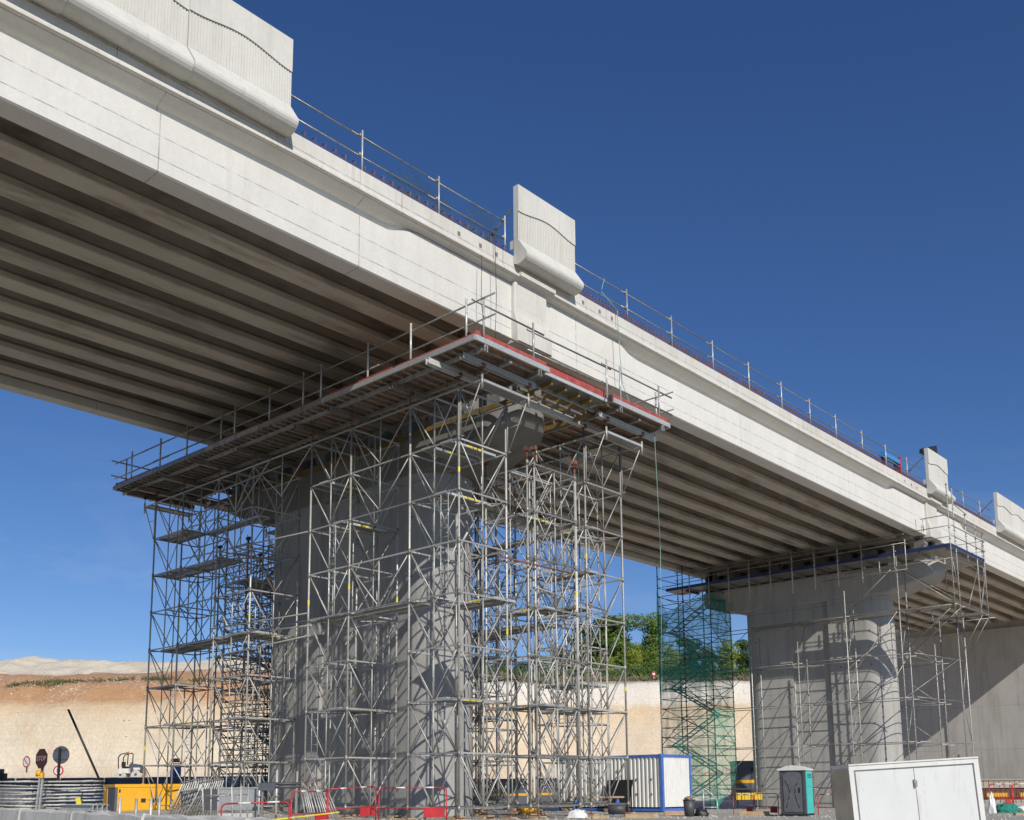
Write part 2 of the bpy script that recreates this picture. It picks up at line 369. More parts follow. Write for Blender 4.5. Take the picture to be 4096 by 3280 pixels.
# ------------------------------------------------------------------ viaduct
PX1, PX2, ABX = 32.6, 81.7, 131.0
ZS = 20.72
def wz(x): return interp(x, [0, 9, 14, 19.5, 31, 38, 60, 76, 140], [-.32, -.29, -.16, 0, 0, -.07, -.08, 0, .02])
def bz(x): return .05
X_START = -40.0
via = thing('viaduct', 'long pale concrete beam viaduct under construction crossing overhead on two piers', 'bridge', (PX1, 28.5, ZS))
def endw(x):            # 1 near a pier, 0 at mid span
    e = 0
    for c in (PX1-49.1, PX1, PX2, ABX):
        a = abs(x-c); e = max(e, 1-sstep(6.7, 8.4, a) if a > 6.7 else 1)
    return e
spans = [(X_START, PX1-.95), (PX1-.95, PX2), (PX2, ABX+1.5)]
for a, b in spans:
    m = MB(); rings = []; n = int((b-a)/.8)
    for i in range(n+1):
        x = lerp(a, b, i/n); e = endw(x); zt = lerp(22.90, 23.42, e); r = lerp(.30, .05, e)
        sag = 0
        rings.append([(x,29.35,ZS+bz(x)), (x,28.56,ZS+bz(x)), (x,28.5,ZS+.05+bz(x)), (x,28.5,zt+wz(x)*.4), (x,28.5+r,zt+.05+wz(x)*.4), (x,28.5+r,zt+.16+wz(x)*.5), (x,28.45+r,23.34+wz(x)+.12*e), (x,28.36,23.50+wz(x)+.04*e), (x,28.20,23.575+wz(x)), (x,28.20,23.63+wz(x)), (x,29.0,23.64+wz(x)), (x,29.05,21.6), (x,29.35,21.15)])
    m.loft(rings); m.build('fascia_girder', MAT['fascia'], via, True)
    m = MB(); rings = []
    for i in range(n+1):
        x = lerp(a, b, i/n)
        rings.append([(x,50.6-(y-28.5),z) for (_,y,z) in ((0,29.35,ZS),(0,28.62,ZS),(0,28.5,ZS+.1),(0,28.5,22.9),(0,28.9,22.95),(0,28.9,23.6),(0,29.0,23.64),(0,29.05,21.6),(0,29.35,21.15))])
    m.loft(rings); m.build('fascia_girder', MAT['fascia'], via, True)
NB = 9
ys = [31.0 + (48.15-31.0)*i/(NB-1) - .12 for i in range(NB)]
prof = [(-.40,0),(.40,0),(.44,.04),(.44,.27),(.15,.52),(.15,2.0),(.3,2.15),(-.3,2.15),(-.15,2.0),(-.15,.52),(-.44,.27),(-.44,.04)]
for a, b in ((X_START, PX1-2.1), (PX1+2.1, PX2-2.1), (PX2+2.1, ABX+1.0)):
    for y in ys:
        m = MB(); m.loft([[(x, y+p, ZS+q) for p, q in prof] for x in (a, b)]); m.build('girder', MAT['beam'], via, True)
for c in (PX1, PX2):
    MB().box((c-1.9, 29.4, 20.62), (c+1.9, 49.7, 22.96)).build('diaphragm', MAT['beam'], via, True)
# slab with cantilever soffit, cornice and upstand
m = MB()
sp = [(28.55,23.64),(28.5,23.62),(28.12,23.60),(28.05,23.63),(28.05,23.71),(28.16,23.86),(28.16,24.53),(28.20,24.56),(28.72,24.56),(28.72,24.02),(50.4,24.02),(50.4,24.56),(50.9,24.56),(51.05,23.65),(50.4,23.62),(49.9,22.97),(29.0,22.97),(28.97,23.64)]
m.loft([[(x, y, z+(wz(x) if y < 28.8 else 0)) for y, z in sp] for x in [X_START, 0]+[5+2.5*i for i in range(34)]+[100, ABX+1.5]]); m.build('deck_slab', MAT['edge'], via, True)
for c in (PX1, PX2):
    k = MB(); a, b = c-1.0, c+1.35
    # pilaster: slimmer head, thicker foot
    rr = []
    for z, y, xa, xb in ((20.62,28.08,a,b),(21.35,28.08,a,b),(21.6,28.14,a,b-.02),(22.0,28.26,a,b-.1),(22.2,28.28,a,b-.12),(23.3,28.28,a,b-.12),(23.6,28.28,a,b-.2)):
        rr.append([(xa,29.0,z),(xa,y+.06,z),(xa+.06,y,z),(xb-.06,y,z),(xb,y+.06,z),(xb,29.0,z)])
    k.loft(rr); k.build('pilaster', MAT['pier2'] if False else MAT['edge'], via, True)
    k = MB().box((a+.05, 27.93, 23.62), (b+.1, 28.1, 23.80)); k.build('cornice_block', MAT['edge'], via, True)
# drain outlets under the slab
for x, y in ((26.0, 30.1), (17.5, 48.9), (60, 30.0)):
    MB().tube((x,y,22.99),(x,y,22.6),.12,10).build('drain_pipe', MAT['dark'], via, True)
# starter bars on the upstand
def loop(m, x, h=.40):
    r = .021; ya, yb = 28.26, 28.5; z0 = 24.53
    m.path([(x,ya,z0),(x,ya,z0+h-.04),(x,ya+.05,z0+h),(x,yb-.05,z0+h),(x,yb,z0+h-.04),(x,yb,z0)], r, 5)
xs = [19.7+.47*i for i in range(25)] + [35.9+.25*i for i in range(75)]
lm = MB(); loop(lm, 0); lo0 = None
for x in xs:
    if lo0 is None:
        q = MB(); q.v = [(v[0]-PX1, v[1]-28.5, v[2]-ZS) for v in lm.v]; q.f = lm.f; q.sm = lm.sm
        lo0 = q.build('starter_bar', MAT['rust'], via); lo0.location = (x, 0, 0)
    else: inst(lo0, via, (x, 0, 0))
m = MB()
for i in range(110): loop(m, 54.75+.25*i)
for i in range(50): loop(m, 85.2+.25*i)
o = m.build('starter_bars', MAT['rust'], via, True); o['kind'] = 'stuff'
m = MB()
for a, b in ((20.5,31.2),(35.6,80.3),(85,97.4)):
    for y, z in ((28.31,24.72),(28.51,24.70)): m.tube((a,y,z),(b,y,z),.011,4)
m.build('reinforcement_bar', MAT['rust'], via, True)
# lifting pockets in the upstand near the piers
for x in (27.9, 29.2, 30.2, 36.3, 37.6, 38.6, 76.0, 77.3, 78.4):
    MB().box((x,28.150,24.05),(x+.16,28.164,24.24)).build('lifting_pocket', MAT['crosshead'], via, True)
# ------------------------------------------------------------------ piers
def pier(cx, cy, half, stations, zg, label, mat, cmat, ztop=20.12):
    p = thing('bridge_pier', label, 'bridge pier', (cx, cy, zg))
    R = 1.7; zt = stations[-1][1]+.05
    poly = []
    for i in range(25):
        t = math.pi*i/24; poly.append((cx+R*math.cos(t), cy+(half-R)+R*math.sin(t)))
    for i in range(25):
        t = math.pi+math.pi*i/24
        poly.append((cx+R*math.cos(t), cy-(half-R)+R*math.sin(t)))
    # recess in both long faces
    left = [(cx-R,cy+1.7),(cx-R+.28,cy+1.62),(cx-R+.28,cy-1.62),(cx-R,cy-1.7)]
    rightp = [(cx+R,cy-1.7),(cx+R-.28,cy-1.62),(cx+R-.28,cy+1.62),(cx+R,cy+1.7)]
    poly = poly[:25] + left + poly[25:] + rightp
    m = MB(); m.loft([[(x,y,z) for x,y in poly] for z in (zg-.5, zg+2, 8, zt)]); m.build('shaft', mat, p, True)
    # crosshead
    m = MB(); rings = []
    st = stations  # list of (offset from centre, z bottom) from the nose inwards
    full = [(-o, z) for o, z in st] + [(o, z) for o, z in reversed(st)]
    no = st[0][0]
    ys_ = []
    for k in range(len(full)-1):
        for j in range(5): ys_.append((lerp(full[k][0], full[k+1][0], j/5), lerp(full[k][1], full[k+1][1], j/5)))
    ys_.append(full[-1])
    for o, z in ys_:
        e = max(0, abs(o)-(no-1.5))/1.5; t = 1.72*math.sqrt(max(0, 1-e*e*.80))
        rings.append([(cx-t,cy+o,z+.12),(cx-t+.1,cy+o,z),(cx+t-.1,cy+o,z),(cx+t,cy+o,z+.12),(cx+t,cy+o,ztop),(cx-t,cy+o,ztop)])
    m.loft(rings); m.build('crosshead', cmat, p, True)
    for y in [max(28.95, cy-no+1)]+ys+[min(50.1, cy+no-1)]:
        for s in (-1, 1):
            MB().box((cx+s*1.0-.4,y-.4,ztop-.02),(cx+s*1.0+.4,y+.4,20.3)).build('plinth', MAT['crosshead'], p, True); MB().box((cx+s*1.0-.3,y-.3,20.302),(cx+s*1.0+.3,y+.3,20.615)).build('bearing', MAT['dark'], p, True)  # plinths use the shade-darkened concrete so the bearing gap looks dark
    # tie holes
    for z in (1.2, 6.1, 10.8, 13.6):
        for y in (cy-5.2, cy-2.6, cy+2.6, cy+5):
            q = MB().tube((cx-R-.004,y,z),(cx-R+.0,y,z),.055,8); q.build('tie_hole', MAT['black'], p, True)
    return p
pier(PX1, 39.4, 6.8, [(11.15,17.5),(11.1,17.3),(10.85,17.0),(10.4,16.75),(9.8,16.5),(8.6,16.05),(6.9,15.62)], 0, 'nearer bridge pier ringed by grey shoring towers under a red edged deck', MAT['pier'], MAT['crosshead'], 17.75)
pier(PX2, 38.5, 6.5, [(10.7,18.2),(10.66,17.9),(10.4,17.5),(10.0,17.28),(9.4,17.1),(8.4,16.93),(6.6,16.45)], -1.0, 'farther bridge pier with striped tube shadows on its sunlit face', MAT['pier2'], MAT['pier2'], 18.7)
# abutment
ab = thing('abutment', 'wide grey concrete abutment wall at the right with a diagonal shadow edge', 'abutment', (ABX, 40, -1))
m = MB().box((ABX,20,-3),(ABX+2,45.3,20.0)); m.build('wall', MAT['abut'], ab, True)
MB().box((ABX+.25,45.3,-3),(ABX+2,52.2,20.0)).build('wing_wall', MAT['abut'], ab, True)
MB().box((ABX+.5,24.0,20.0),(ABX+2.0,51.5,23.6)).build('ballast_wall', MAT['abut'], ab, True)
MB().box((ABX+1.2,-60,-3),(ABX+2.5,20,17)).build('wing_wall', MAT['abut'], ab, True)
# ------------------------------------------------------------------ noise barrier panels
def barrier_panel(w, ribs=True):
    m = MB(); zt = 27.88; yo = 27.82; yl = 27.885
    N = int(w/.055) if ribs else 40
    def wave(x): return 26.60+.27*(1-math.cos(2*math.pi*x/4.12))/2
    xs_ = [w*i/N for i in range(N+1)]
    # lower ribbed face
    for i in range(N):
        xa, xb = xs_[i], xs_[i+1]; ya = yl-(.022 if (i % 2 == 0 and ribs) else 0)
        m.add([(xa,ya,25.26),(xb,ya,25.26),(xb,ya,wave(xb)),(xa,ya,wave(xa))], [(0,1,2,3)])
        if ribs: m.add([(xb,yl-.022,25.26),(xb,yl,25.26),(xb,yl,wave(xb)),(xb,yl-.022,wave(xb))], [(0,1,2,3)])
    # upper slab
    for i in range(0, N, 2):
        xa, xb = xs_[i], xs_[min(N, i+2)]
        m.add([(xa,yo,wave(xa)),(xb,yo,wave(xb)),(xb,yo,zt),(xa,yo,zt)], [(0,1,2,3)])
        m.add([(xa,yo,wave(xa)),(xa,yl+.0,wave(xa)+.01),(xb,yl+.0,wave(xb)+.01),(xb,yo,wave(xb))], [(0,1,2,3)])
    # base, back, ends
    base = [(yl-.022,25.26),(27.39,24.55),(27.36,24.48),(27.36,24.38),(27.40,24.29),(27.48,24.2),(27.6,24.13),(27.74,24.09),(27.92,24.08),(28.12,24.16)]
    back = [(28.12,27.88),(yo,zt)]
    allp = base+back
    for i in range(len(allp)-1):
        (y0,z0),(y1,z1) = allp[i],allp[i+1]
        m.add([(0,y0,z0),(w,y0,z0),(w,y1,z1),(0,y1,z1)], [(0,1,2,3)], smooth=(3 <= i <= 7))
    for x in (0, w):
        m.add([(x,y,z) for y,z in base]+[(x,28.12,25.26)], [tuple(range(len(base)+1))])
        m.add([(x,yl,25.26),(x,28.12,25.26),(x,28.12,wave(x)),(x,yl,wave(x))], [(0,1,2,3)])
        m.add([(x,yo,wave(x)),(x,28.12,wave(x)),(x,28.12,zt),(x,yo,zt)], [(0,1,2,3)])
    m.v = [(x, y-28.12, z-24.56) for x, y, z in m.v]
    return m
def put_panel(x0, w, label, group, brace=True, ribs=True):
    t = thing('noise_barrier_panel', label, 'barrier panel', (x0, 28.14, 24.56+.5*wz(x0+2)), group=group)
    barrier_panel(w, ribs).build('panel', MAT['panel'], t, fix=False)
    MB().box((0.02,0,.35),(.35,.24,.75)).box((w-.35,0,.35),(w-.02,.24,.75)).build('fixing_block', MAT['panel'], t)
    return t
G = 'precast noise barrier panels along the viaduct edge'
for i, l in enumerate(['ribbed concrete barrier panel at the open end of the left hand run', 'ribbed concrete barrier panel second from the open end of the left hand run', 'ribbed barrier panel at the top left, mostly cut off by the photo edge', 'barrier panel beyond the upper left edge of the photo', 'barrier panel fifth along from the open end']):
    put_panel(15.2-4.08*i, 4.06, l, G)
pp = put_panel(31.4, 4.06, 'lone ribbed barrier panel standing above the nearer pier', G)
pq = put_panel(80.6, 4.3, 'lone barrier panel above the farther pier with a black crane head behind it', G, ribs=False)
for i, l in enumerate(['barrier panel starting the far right run, its pale end edge showing', 'barrier panel second in the far right run, cut by the photo edge', 'barrier panel third in the far right run']):
    put_panel(97.7+4.12*i, 4.1, l, G, ribs=False)
# push pull props behind the lone panels
def prop(x, z, label, x2):
    t = thing('panel_prop', label, 'prop', (x, 28.5, 24.6), group='slanting props bracing barrier panels')
    m = MB(); m.tube((x-.35,29.6,24.1),(x2,28.35,z),.045,8); m.build('tube', MAT['dark'], t, True)
    m = MB(); m.tube((lerp(x-.35,x2,.52),lerp(29.6,28.35,.52),lerp(24.1,z,.52)),(lerp(x-.35,x2,.62),lerp(29.6,28.35,.62),lerp(24.1,z,.62)),.075,8); m.build('collar', MAT['dark'], t, True)
prop(30.4, 26.9, 'dark slanting prop beside the lone panel above the nearer pier', 31.5)
prop(77.4, 27.2, 'dark slanting prop beside the lone panel above the farther pier', 80.8)
prop(94.2, 27.2, 'dark slanting prop beside the far right run of panels', 97.9)
# ------------------------------------------------------------------ deck edge railing
def railing(name, xs, rails, label, extra=()):
    t = thing(name, label, 'railing', (xs[0], 28.4, 24.56), group='temporary tube railings on the viaduct edge')
    for x in xs:
        MB().tube((x,28.30,24.35),(x,28.30,26.33),.036,8).build('post', MAT['white'] if False else MAT['galvb'], t, True)
        for zc in (26.06, 25.25): MB().tube((x-.07,28.36,zc),(x-.07,28.36,zc+.14),.06,8).build('coupler', MAT['galvd'], t, True)
    for a, b in rails:
        for z, o in ((26.13,0),(25.31,.02)):
            MB().tube((a,28.40,z+random.uniform(-.03,.03)),(b,28.40,z+random.uniform(-.03,.03)),.033,7).build('rail', MAT['galvd'], t, True)
    return t
railing('edge_railing', [22.87, 26.95, 31.0], [(19.2,23.9),(22.4,27.5),(26.4,31.3)], 'tube railing with hanging torn wire mesh between the left panels and the nearer pier')
railing('edge_railing', [35.62, 40.2, 44.3, 48.5, 52.6, 56.7, 60.6, 64.5, 68.8, 73.0, 77.1], [(35.5,40.9),(39.8,45),(43.9,49.1),(48,53.1),(52.2,57.3),(56.2,61.1),(60.2,65),(64,69.4),(68.3,73.6),(72.6,77.8),(76.6,80.2)], 'long tube railing running between the two lone barrier panels')
railing('edge_railing', [85.3, 89.6, 94.0], [(85.1,90.1),(89.0,94.5),(93.5,97.2)], 'short tube railing right of the farther pier before the last panels')
# torn mesh
m = MB()
for x0, x1, z0, z1 in ((24.2,27.6,24.7,26.0),(28.3,30.6,24.7,26.2)):
    n = int((x1-x0)/.12)
    for i in range(n):
        u = i/n; top = z1-.25*abs(math.sin(u*5+1))-(.9*max(0,u-.75) if u > .75 else 0)-.5*max(0,.15-u)*6
        x = x0+(x1-x0)*u
        m.tube((x,28.46,z0),(x+.5,28.46,top),.006,3,caps=False); m.tube((x+.5,28.47,z0),(x,28.47,top),.006,3,caps=False)
tag(m.build('wire_mesh', MAT['scrub']), 'torn dark green wire mesh hanging on the viaduct edge railing', 'wire mesh')
# crane head and formwork seen above the edge
t = thing('crane_head', 'black machine head rising behind the barrier panel above the farther pier', 'crane head', (81.5, 30.5, 24))
MB().prism([(85.6,29.2),(85.7,29.6),(87.0,30.05),(88.5,30.5),(88.6,29.9),(88.2,29.3)], 29.8, 30.3, ax=1).build('body', MAT['black'], t, True)
MB().tube((85.3,30,29.2),(85.7,30,29.35),.17,10).build('lamp_housing', MAT['black'], t, True)
MB().box((87.2,29.8,24.1),(87.9,30.3,29.4)).build('mast', MAT['dark'], t, True)
t = thing('blue_trestle', 'small bright blue steel trestle on the deck behind the railing', 'trestle', (76, 29.6, 24))
MB().box((75.4,29.3,26.3),(78.4,29.8,26.65)).build('beam', plain('bright_blue_paint', (.05,.25,.55), .5), t, True)
MB().box((78.1,29.4,24.03),(78.3,29.7,26.29)).box((75.6,29.4,24.03),(75.8,29.7,26.29)).bar((75.7,29.5,24.4),(78.2,29.5,26.2),.1).build('leg', MAT['blue'], t, True)
MB().box((78.42,29.3,25.4),(78.6,29.6,26.9)).build('end_plate', MAT['redpaint'], t, True)
# ropes hanging over the edge
def rope(pts, label, mat, r=.014):
    tag(MB().path(pts, r, 5).build('rope', mat), label, 'rope')
rope([(30.0,28.15,25.9),(30.0,27.98,24.6),(30.05,27.95,22.0),(30.0,28.0,20.0),(29.8,27.5,18.4)], 'thin dark rope hanging over the viaduct edge left of the pier pilaster', MAT['dark'])
rope([(29.2,28.0,23.6),(29.15,28.0,21.5),(29.2,27.6,18.3)], 'second dark rope hanging down the girder left of the first', MAT['dark'])
rope([(38.2,28.2,26.1),(37.9,28.1,25.6),(37.9,28.2,25.3),(38.9,27.98,24.6),(38.95,27.95,23),(39.05,27.9,20.8),(39.3,27.2,18.6)], 'pale green rope looped on the railing and hanging down right of the pier', MAT['rope'], .02)
rope([(38.6,25.8,17.6),(38.35,25.5,12),(38.3,25.6,6),(38.1,25.7,1.2)], 'long thin green rope hanging from the work platform to the ground', MAT['rope'], .013)
# ------------------------------------------------------------------ shoring towers round the nearer pier
LV = [.4+2.06*k for k in range(9)]
W_, D_ = 2.74, 2.86
SR = .046
def frame_mesh(L, axis, mid=True):
    """one triangular lift frame of length L along x (axis 0) or y (axis 1); z = 0 at its lower level"""
    m = MB(); P = (lambda a, z, o=0: (a, o, z)) if axis == 0 else (lambda a, z, o=0: (o, a, z))
    h = 2.06
    m.bar(P(.06, h), P(L-.06, h), .05, .06)
    m.tube(P(L/2, .02, .03), P(L/2, h, .03), .031, 6)
    m.tube(P(.09, h-.12), P(L/2-.04, .10), .026, 6); m.tube(P(L-.09, h-.12), P(L/2+.04, .10), .026, 6)
    return m
def rail_mesh(L, axis):
    m = MB(); P = (lambda a: (a, 0, 0)) if axis == 0 else (lambda a: (0, a, 0))
    return m.bar(P(.06), P(L-.06), .045, .055)
def standard_mesh(top):
    m = MB().tube((0,0,.34),(0,0,top),SR,9)
    return m
def collar_mesh():
    return MB().tube((0,0,-.14),(0,0,.10),.064,9)
def deck_mesh(L, axis, n=1, wd=.62, mat='galvb'):
    fr = MB(); g = MB()
    for i in range(n):
        o = .12+i*(wd+.06)
        if axis == 0:
            fr.box((.05,o,0),(L-.05,o+.035,.10)).box((.05,o+wd-.035,0),(L-.05,o+wd,.10)).box((.05,o+.036,0),(.10,o+wd-.036,.10)).box((L-.10,o+.036,0),(L-.05,o+wd-.036,.10))
            g.box((.101,o+.036,.06),(L-.101,o+wd-.036,.085))
        else:
            fr.box((o,.05,0),(o+.035,L-.05,.10)).box((o+wd-.035,.05,0),(o+wd,L-.05,.10)).box((o+.036,.05,0),(o+wd-.036,.10,.10)).box((o+.036,L-.10,0),(o+wd-.036,L-.05,.10))
            g.box((o+.036,.101,.06),(o+wd-.036,L-.101,.085))
    return fr, g
def ladder_mesh(h, axis=1, w=.42):
    m = MB(); P = (lambda a, z: (a, 0, z)) if axis == 0 else (lambda a, z: (0, a, z))
    m.tube(P(0,0),P(0,h),.022,6).tube(P(w,0),P(w,h),.022,6)
    for i in range(int(h/.36)): m.tube(P(0,.25+i*.36),P(w,.25+i*.36),.016,5)
    m.path([P(0,h),P(-.06,h+.05),P(-.06,h-.05)],.02,5); m.path([P(w,h),P(w+.06,h+.05),P(w+.06,h-.05)],.02,5)
    return m
CACHE = {}
def cached(key, fn, mat, parent, loc, name):
    if key not in CACHE:
        o = fn().build(name, mat, parent); CACHE[key] = o.data; o.location = loc; return o
    o = bpy.data.objects.new(name, CACHE[key]); COL.objects.link(o); o.parent = parent; o.location = loc; return o
def uhead(m, x, y, z, r=0):
    m.tube((x,y,z-.30),(x,y,z),.022,7); m.box((x-.10,y-.10,z),(x+.10,y+.10,z+.015)); m.box((x-.10,y-.10,z+.016),(x-.085,y+.10,z+.16)); m.box((x+.085,y-.10,z+.016),(x+.10,y+.10,z+.16))
def tower(x0, y0, D, label, n=8, decks=(), ladders=(), brackets=(), jack=17.35, base=0.0, ext=None, D2=None, gaps=(), inner=True):
    W = W_
    t = thing('shoring_tower', label, 'shoring tower', (x0, y0, base), group='galvanised shoring towers round the nearer pier')
    top = LV[n]+.06
    for (cx, cy) in ((0,0),(W,0),(0,D),(W,D)):
        s = cached(('std', n), lambda: standard_mesh(top), MAT['galv'], t, (cx,cy,0), 'standard')
        for k in range(0, n+1): cached('col', collar_mesh, MAT['galvd'], s, (0,0,LV[k]), 'collar')
        if random.random() < .8:
            zt = random.choice((3.3, 5.4, 7.2, 9.5, 11.3, 13.6))+random.uniform(-.2,.2)
            cached('tape', lambda: MB().tube((0,0,0),(0,0,.22),SR+.004,9,caps=False), MAT['lemon'], s, (0,0,zt), 'tape')
        j = cached('jack', lambda: MB().tube((0,0,.03),(0,0,.36),.022,7).box((-.11,-.11,.0),(.11,.11,.03)).tube((0,0,.25),(0,0,.29),.055,8), MAT['rust'], t, (cx,cy,0), 'base_jack')
        hz = jack-top
        m = MB().tube((cx,cy,top),(cx,cy,jack),.022,7).tube((cx,cy,top),(cx,cy,top+.12),.05,8)
        m.box((cx-.10,cy-.10,jack),(cx+.10,cy+.10,jack+.012)).box((cx-.10,cy-.112,jack-.0),(cx+.10,cy-.10,jack+.17)).box((cx-.10,cy+.10,jack),(cx+.10,cy+.112,jack+.17))
        m.build('fork_head', MAT['rust'], t)
    for k in range(n):
        z = LV[k]
        for cy in (0, D):
            if (k, 'x', cy) in gaps: cached(('rx'), lambda: rail_mesh(W, 0), MAT['galvd'], t, (0,cy,z+2.06), 'rail'); continue
            cached(('fx',), lambda: frame_mesh(W, 0), MAT['galv'], t, (0,cy,z), 'frame')
        for cx in (0, W):
            cached(('fy', D), lambda: frame_mesh(D, 1), MAT['galv'], t, (cx,0,z), 'frame')
        if inner and (k*7+int(x0)) % 3 != 0:
            cached(('fx',), lambda: frame_mesh(W, 0), MAT['galvd'], t, (0,D*.5,z), 'frame')
        if inner: cached(('plan', D, k % 2), (lambda: MB().tube((0,0,0),(W,D,0),.026,6)) if k % 2 else (lambda: MB().tube((W,0,0),(0,D,0),.026,6)), MAT['galvd'], t, (0,0,z-.06), 'plan_brace')
    for cy in (0, D): cached(('rx'), lambda: rail_mesh(W, 0), MAT['galvd'], t, (0,cy,LV[0]), 'rail')
    for cx in (0, W): cached(('ry', D), lambda: rail_mesh(D, 1), MAT['galvd'], t, (cx,0,LV[0]), 'rail')
    for i, (k, ax, off, cnt) in enumerate(decks):
        L = W if ax == 0 else D
        fr, g = deck_mesh(L, ax, cnt)
        loc = (0, off, LV[k]+.0) if ax == 0 else (off, 0, LV[k]+.0)
        d = fr.build('deck_board', MAT['galvb'], t); d.location = loc
        q = g.build('perforated_sheet', MAT['grate'], d)
        s = MB()
        if ax == 0: s.box((W*.35, .108, .02), (W*.72, .116, .085))
        else: s.box((.108, D*.3, .02), (.116, D*.62, .085))
        s.build('label_strip', MAT['lemon'], d)
    for (k, x, y, ax, nl) in ladders:
        o = ladder_mesh(2.06*nl, ax).build('ladder', MAT['galvb'], t); o.location = (x, y, LV[k])
    for side in brackets:   # -1: towards the camera side, +1: far side
        y = 0 if side < 0 else D; e = 1.28*side; z1 = LV[n]; z0 = LV[n-1]+.06
        for cx in (0, W):
            m = MB().bar((cx,y,z1),(cx,y+e,z1),.05,.06).tube((cx,y+.1*side,z0),(cx,y+.1*side,z1),.026,6).tube((cx,y+.16*side,z0),(cx,y+e*.93,z1-.08),.026,6)
            m.tube((cx,y+.1*side,z0+1.0),(cx,y+e*.52,z0+1.05),.018,5).box((cx-.05,y-.05,z0-.03),(cx+.05,y+.2*side if side > 0 else y+.05,z0)) if side > 0 else m.tube((cx,y+.1*side,z0+1.0),(cx,y+e*.52,z0+1.05),.018,5).box((cx-.05,y-.24,z0-.03),(cx+.05,y+.05,z0))
            m.tube((cx,y+e,z1-.35),(cx,y+e,z1+.22),.05,8)
            m.build('bracket', MAT['galv'], t)
            j = MB().tube((cx,y+e,z1+.22),(cx,y+e,jack+.02),.022,7); jz = jack+.02
            j.box((cx-.10,y+e-.10,jz),(cx+.10,y+e+.10,jz+.012)).box((cx-.10,y+e-.112,jz),(cx+.10,y+e-.10,jz+.17)).box((cx-.10,y+e+.10,jz),(cx+.10,y+e+.112,jz+.17))
            j.build('fork_head', MAT['rust'], t)
        fr = MB().box((.06,y+e-.04,z1-.05),(W-.06,y+e+.04,z1+.05)).box((.06,y+e-.56*side-.03,z1-.05),(W-.06,y+e-.56*side+.03,z1+.05))
        fr.build('deck_board', MAT['alu'], t)
        a, b = sorted((y+e-.05*side, y+e-.52*side))
        MB().box((.08,a,z1-.03),(W-.08,b,z1)).build('perforated_sheet', MAT['grate'], t)
    return t
YS = [(27.4,2.86),(34.12,2.86),(41.65,3.1),(48.2,2.9)]
XF, XB = 27.23, 35.25
T = {}
T['f0'] = tower(XF, YS[0][0], YS[0][1], 'front shoring tower at the near corner of the work platform, beside the pale pier end', decks=[(2,0,0.6,1),(4,1,1.9,2),(6,0,.7,1),(7,0,1.5,1),(7,0,.4,1)], ladders=[(1,.9,1.7,1,1),(4,.0,.6,1,1),(5,.0,.6,1,1)], brackets=(-1,))
T['f1'] = tower(XF, YS[1][0], YS[1][1], 'front shoring tower second from the near corner, its ladders against the shaded pier', decks=[(2,0,.4,2),(4,1,.1,2),(6,0,.5,1),(7,0,1.6,1)], ladders=[(1,.0,2.0,1,1),(2,W_-.0,.5,1,2),(4,.0,1.0,1,1),(5,.0,1.0,1,1)])
T['f2'] = tower(XF, YS[2][0], YS[2][1], 'front shoring tower third from the near corner, left of the pier', decks=[(2,0,.5,2),(4,0,.5,2),(4,1,.2,2)], ladders=[(2,W_,.5,1,2)])
T['f3'] = tower(XF, YS[3][0], YS[3][1], 'front shoring tower farthest left, standing out against the blue sky', decks=[(3,1,.3,1),(2,0,.4,1),(4,1,.5,2),(6,1,.1,2),(7,1,.1,2)], ladders=[(0,1.2,.4,1,2)], brackets=(1,))
T['b0'] = tower(XB, YS[0][0], YS[0][1], 'rear shoring tower nearest the container, under the right end of the work platform', decks=[(2,1,.5,2),(6,1,.4,1),(5,1,.2,1)], ladders=[(2,1.3,1.9,0,2),(5,1.7,2.2,0,2)], brackets=(-1,))
T['b1'] = tower(XB, YS[1][0], YS[1][1], 'second rear shoring tower, seen through the towers right of the pier', decks=[(2,1,.5,2),(4,1,.3,3),(6,1,.3,2)], ladders=[(3,1.2,.3,0,2)])
T['b2'] = tower(XB, YS[2][0], YS[2][1], 'third rear shoring tower behind the nearer pier', decks=[(4,1,.3,3)])
T['b3'] = tower(XB, YS[3][0], YS[3][1], 'farthest rear shoring tower, dark behind the leftmost front one', decks=[(3,0,.3,2),(5,0,.3,2),(6,1,.3,2)], brackets=(1,))
T['m0'] = tower(31.75, YS[0][0], YS[0][1], 'lower shoring tower with empty rusty fork heads in front of the pier nose', n=7, decks=[(2,1,.5,2),(6,0,.8,1),(4,1,.6,1)], jack=15.45, ladders=[(3,.3,1.9,1,2)])
T['c1'] = tower(41.9, 33.4, 2.86, 'outermost rear shoring tower beyond the pier, nearest the container', n=7, decks=[(3,1,.3,3),(5,1,.3,2)], jack=15.2, ladders=[(2,.3,1.0,1,2)])
T['c2'] = tower(41.9, 40.2, 2.86, 'outermost rear shoring tower just beyond the one nearest the container', n=7, decks=[(4,1,.3,3)], jack=15.2)
T['c3'] = tower(41.9, 46.8, 2.86, 'outermost rear shoring tower behind the left part of the nearer pier', n=7, decks=[(3,1,.3,3),(5,1,.3,2)], jack=15.2)
T['c4'] = tower(38.9, 53.6, 2.9, 'rear shoring tower farthest beyond the work platform end, among the dark stairs', n=7, decks=[(2,1,.3,3),(4,1,.3,2),(6,1,.2,2)], jack=15.2)
T['m1'] = tower(31.28, 30.9, 2.86, 'lower shoring tower set just behind the one with empty fork heads', n=7, decks=[(4,1,.2,3),(5,1,.1,1)], jack=15.5) if False else None
T['m2'] = tower(31.3, YS[3][0], YS[3][1], 'lower shoring tower under the far left end of the crosshead', n=7, decks=[(3,0,.3,2),(6,0,.3,2)], jack=15.0)
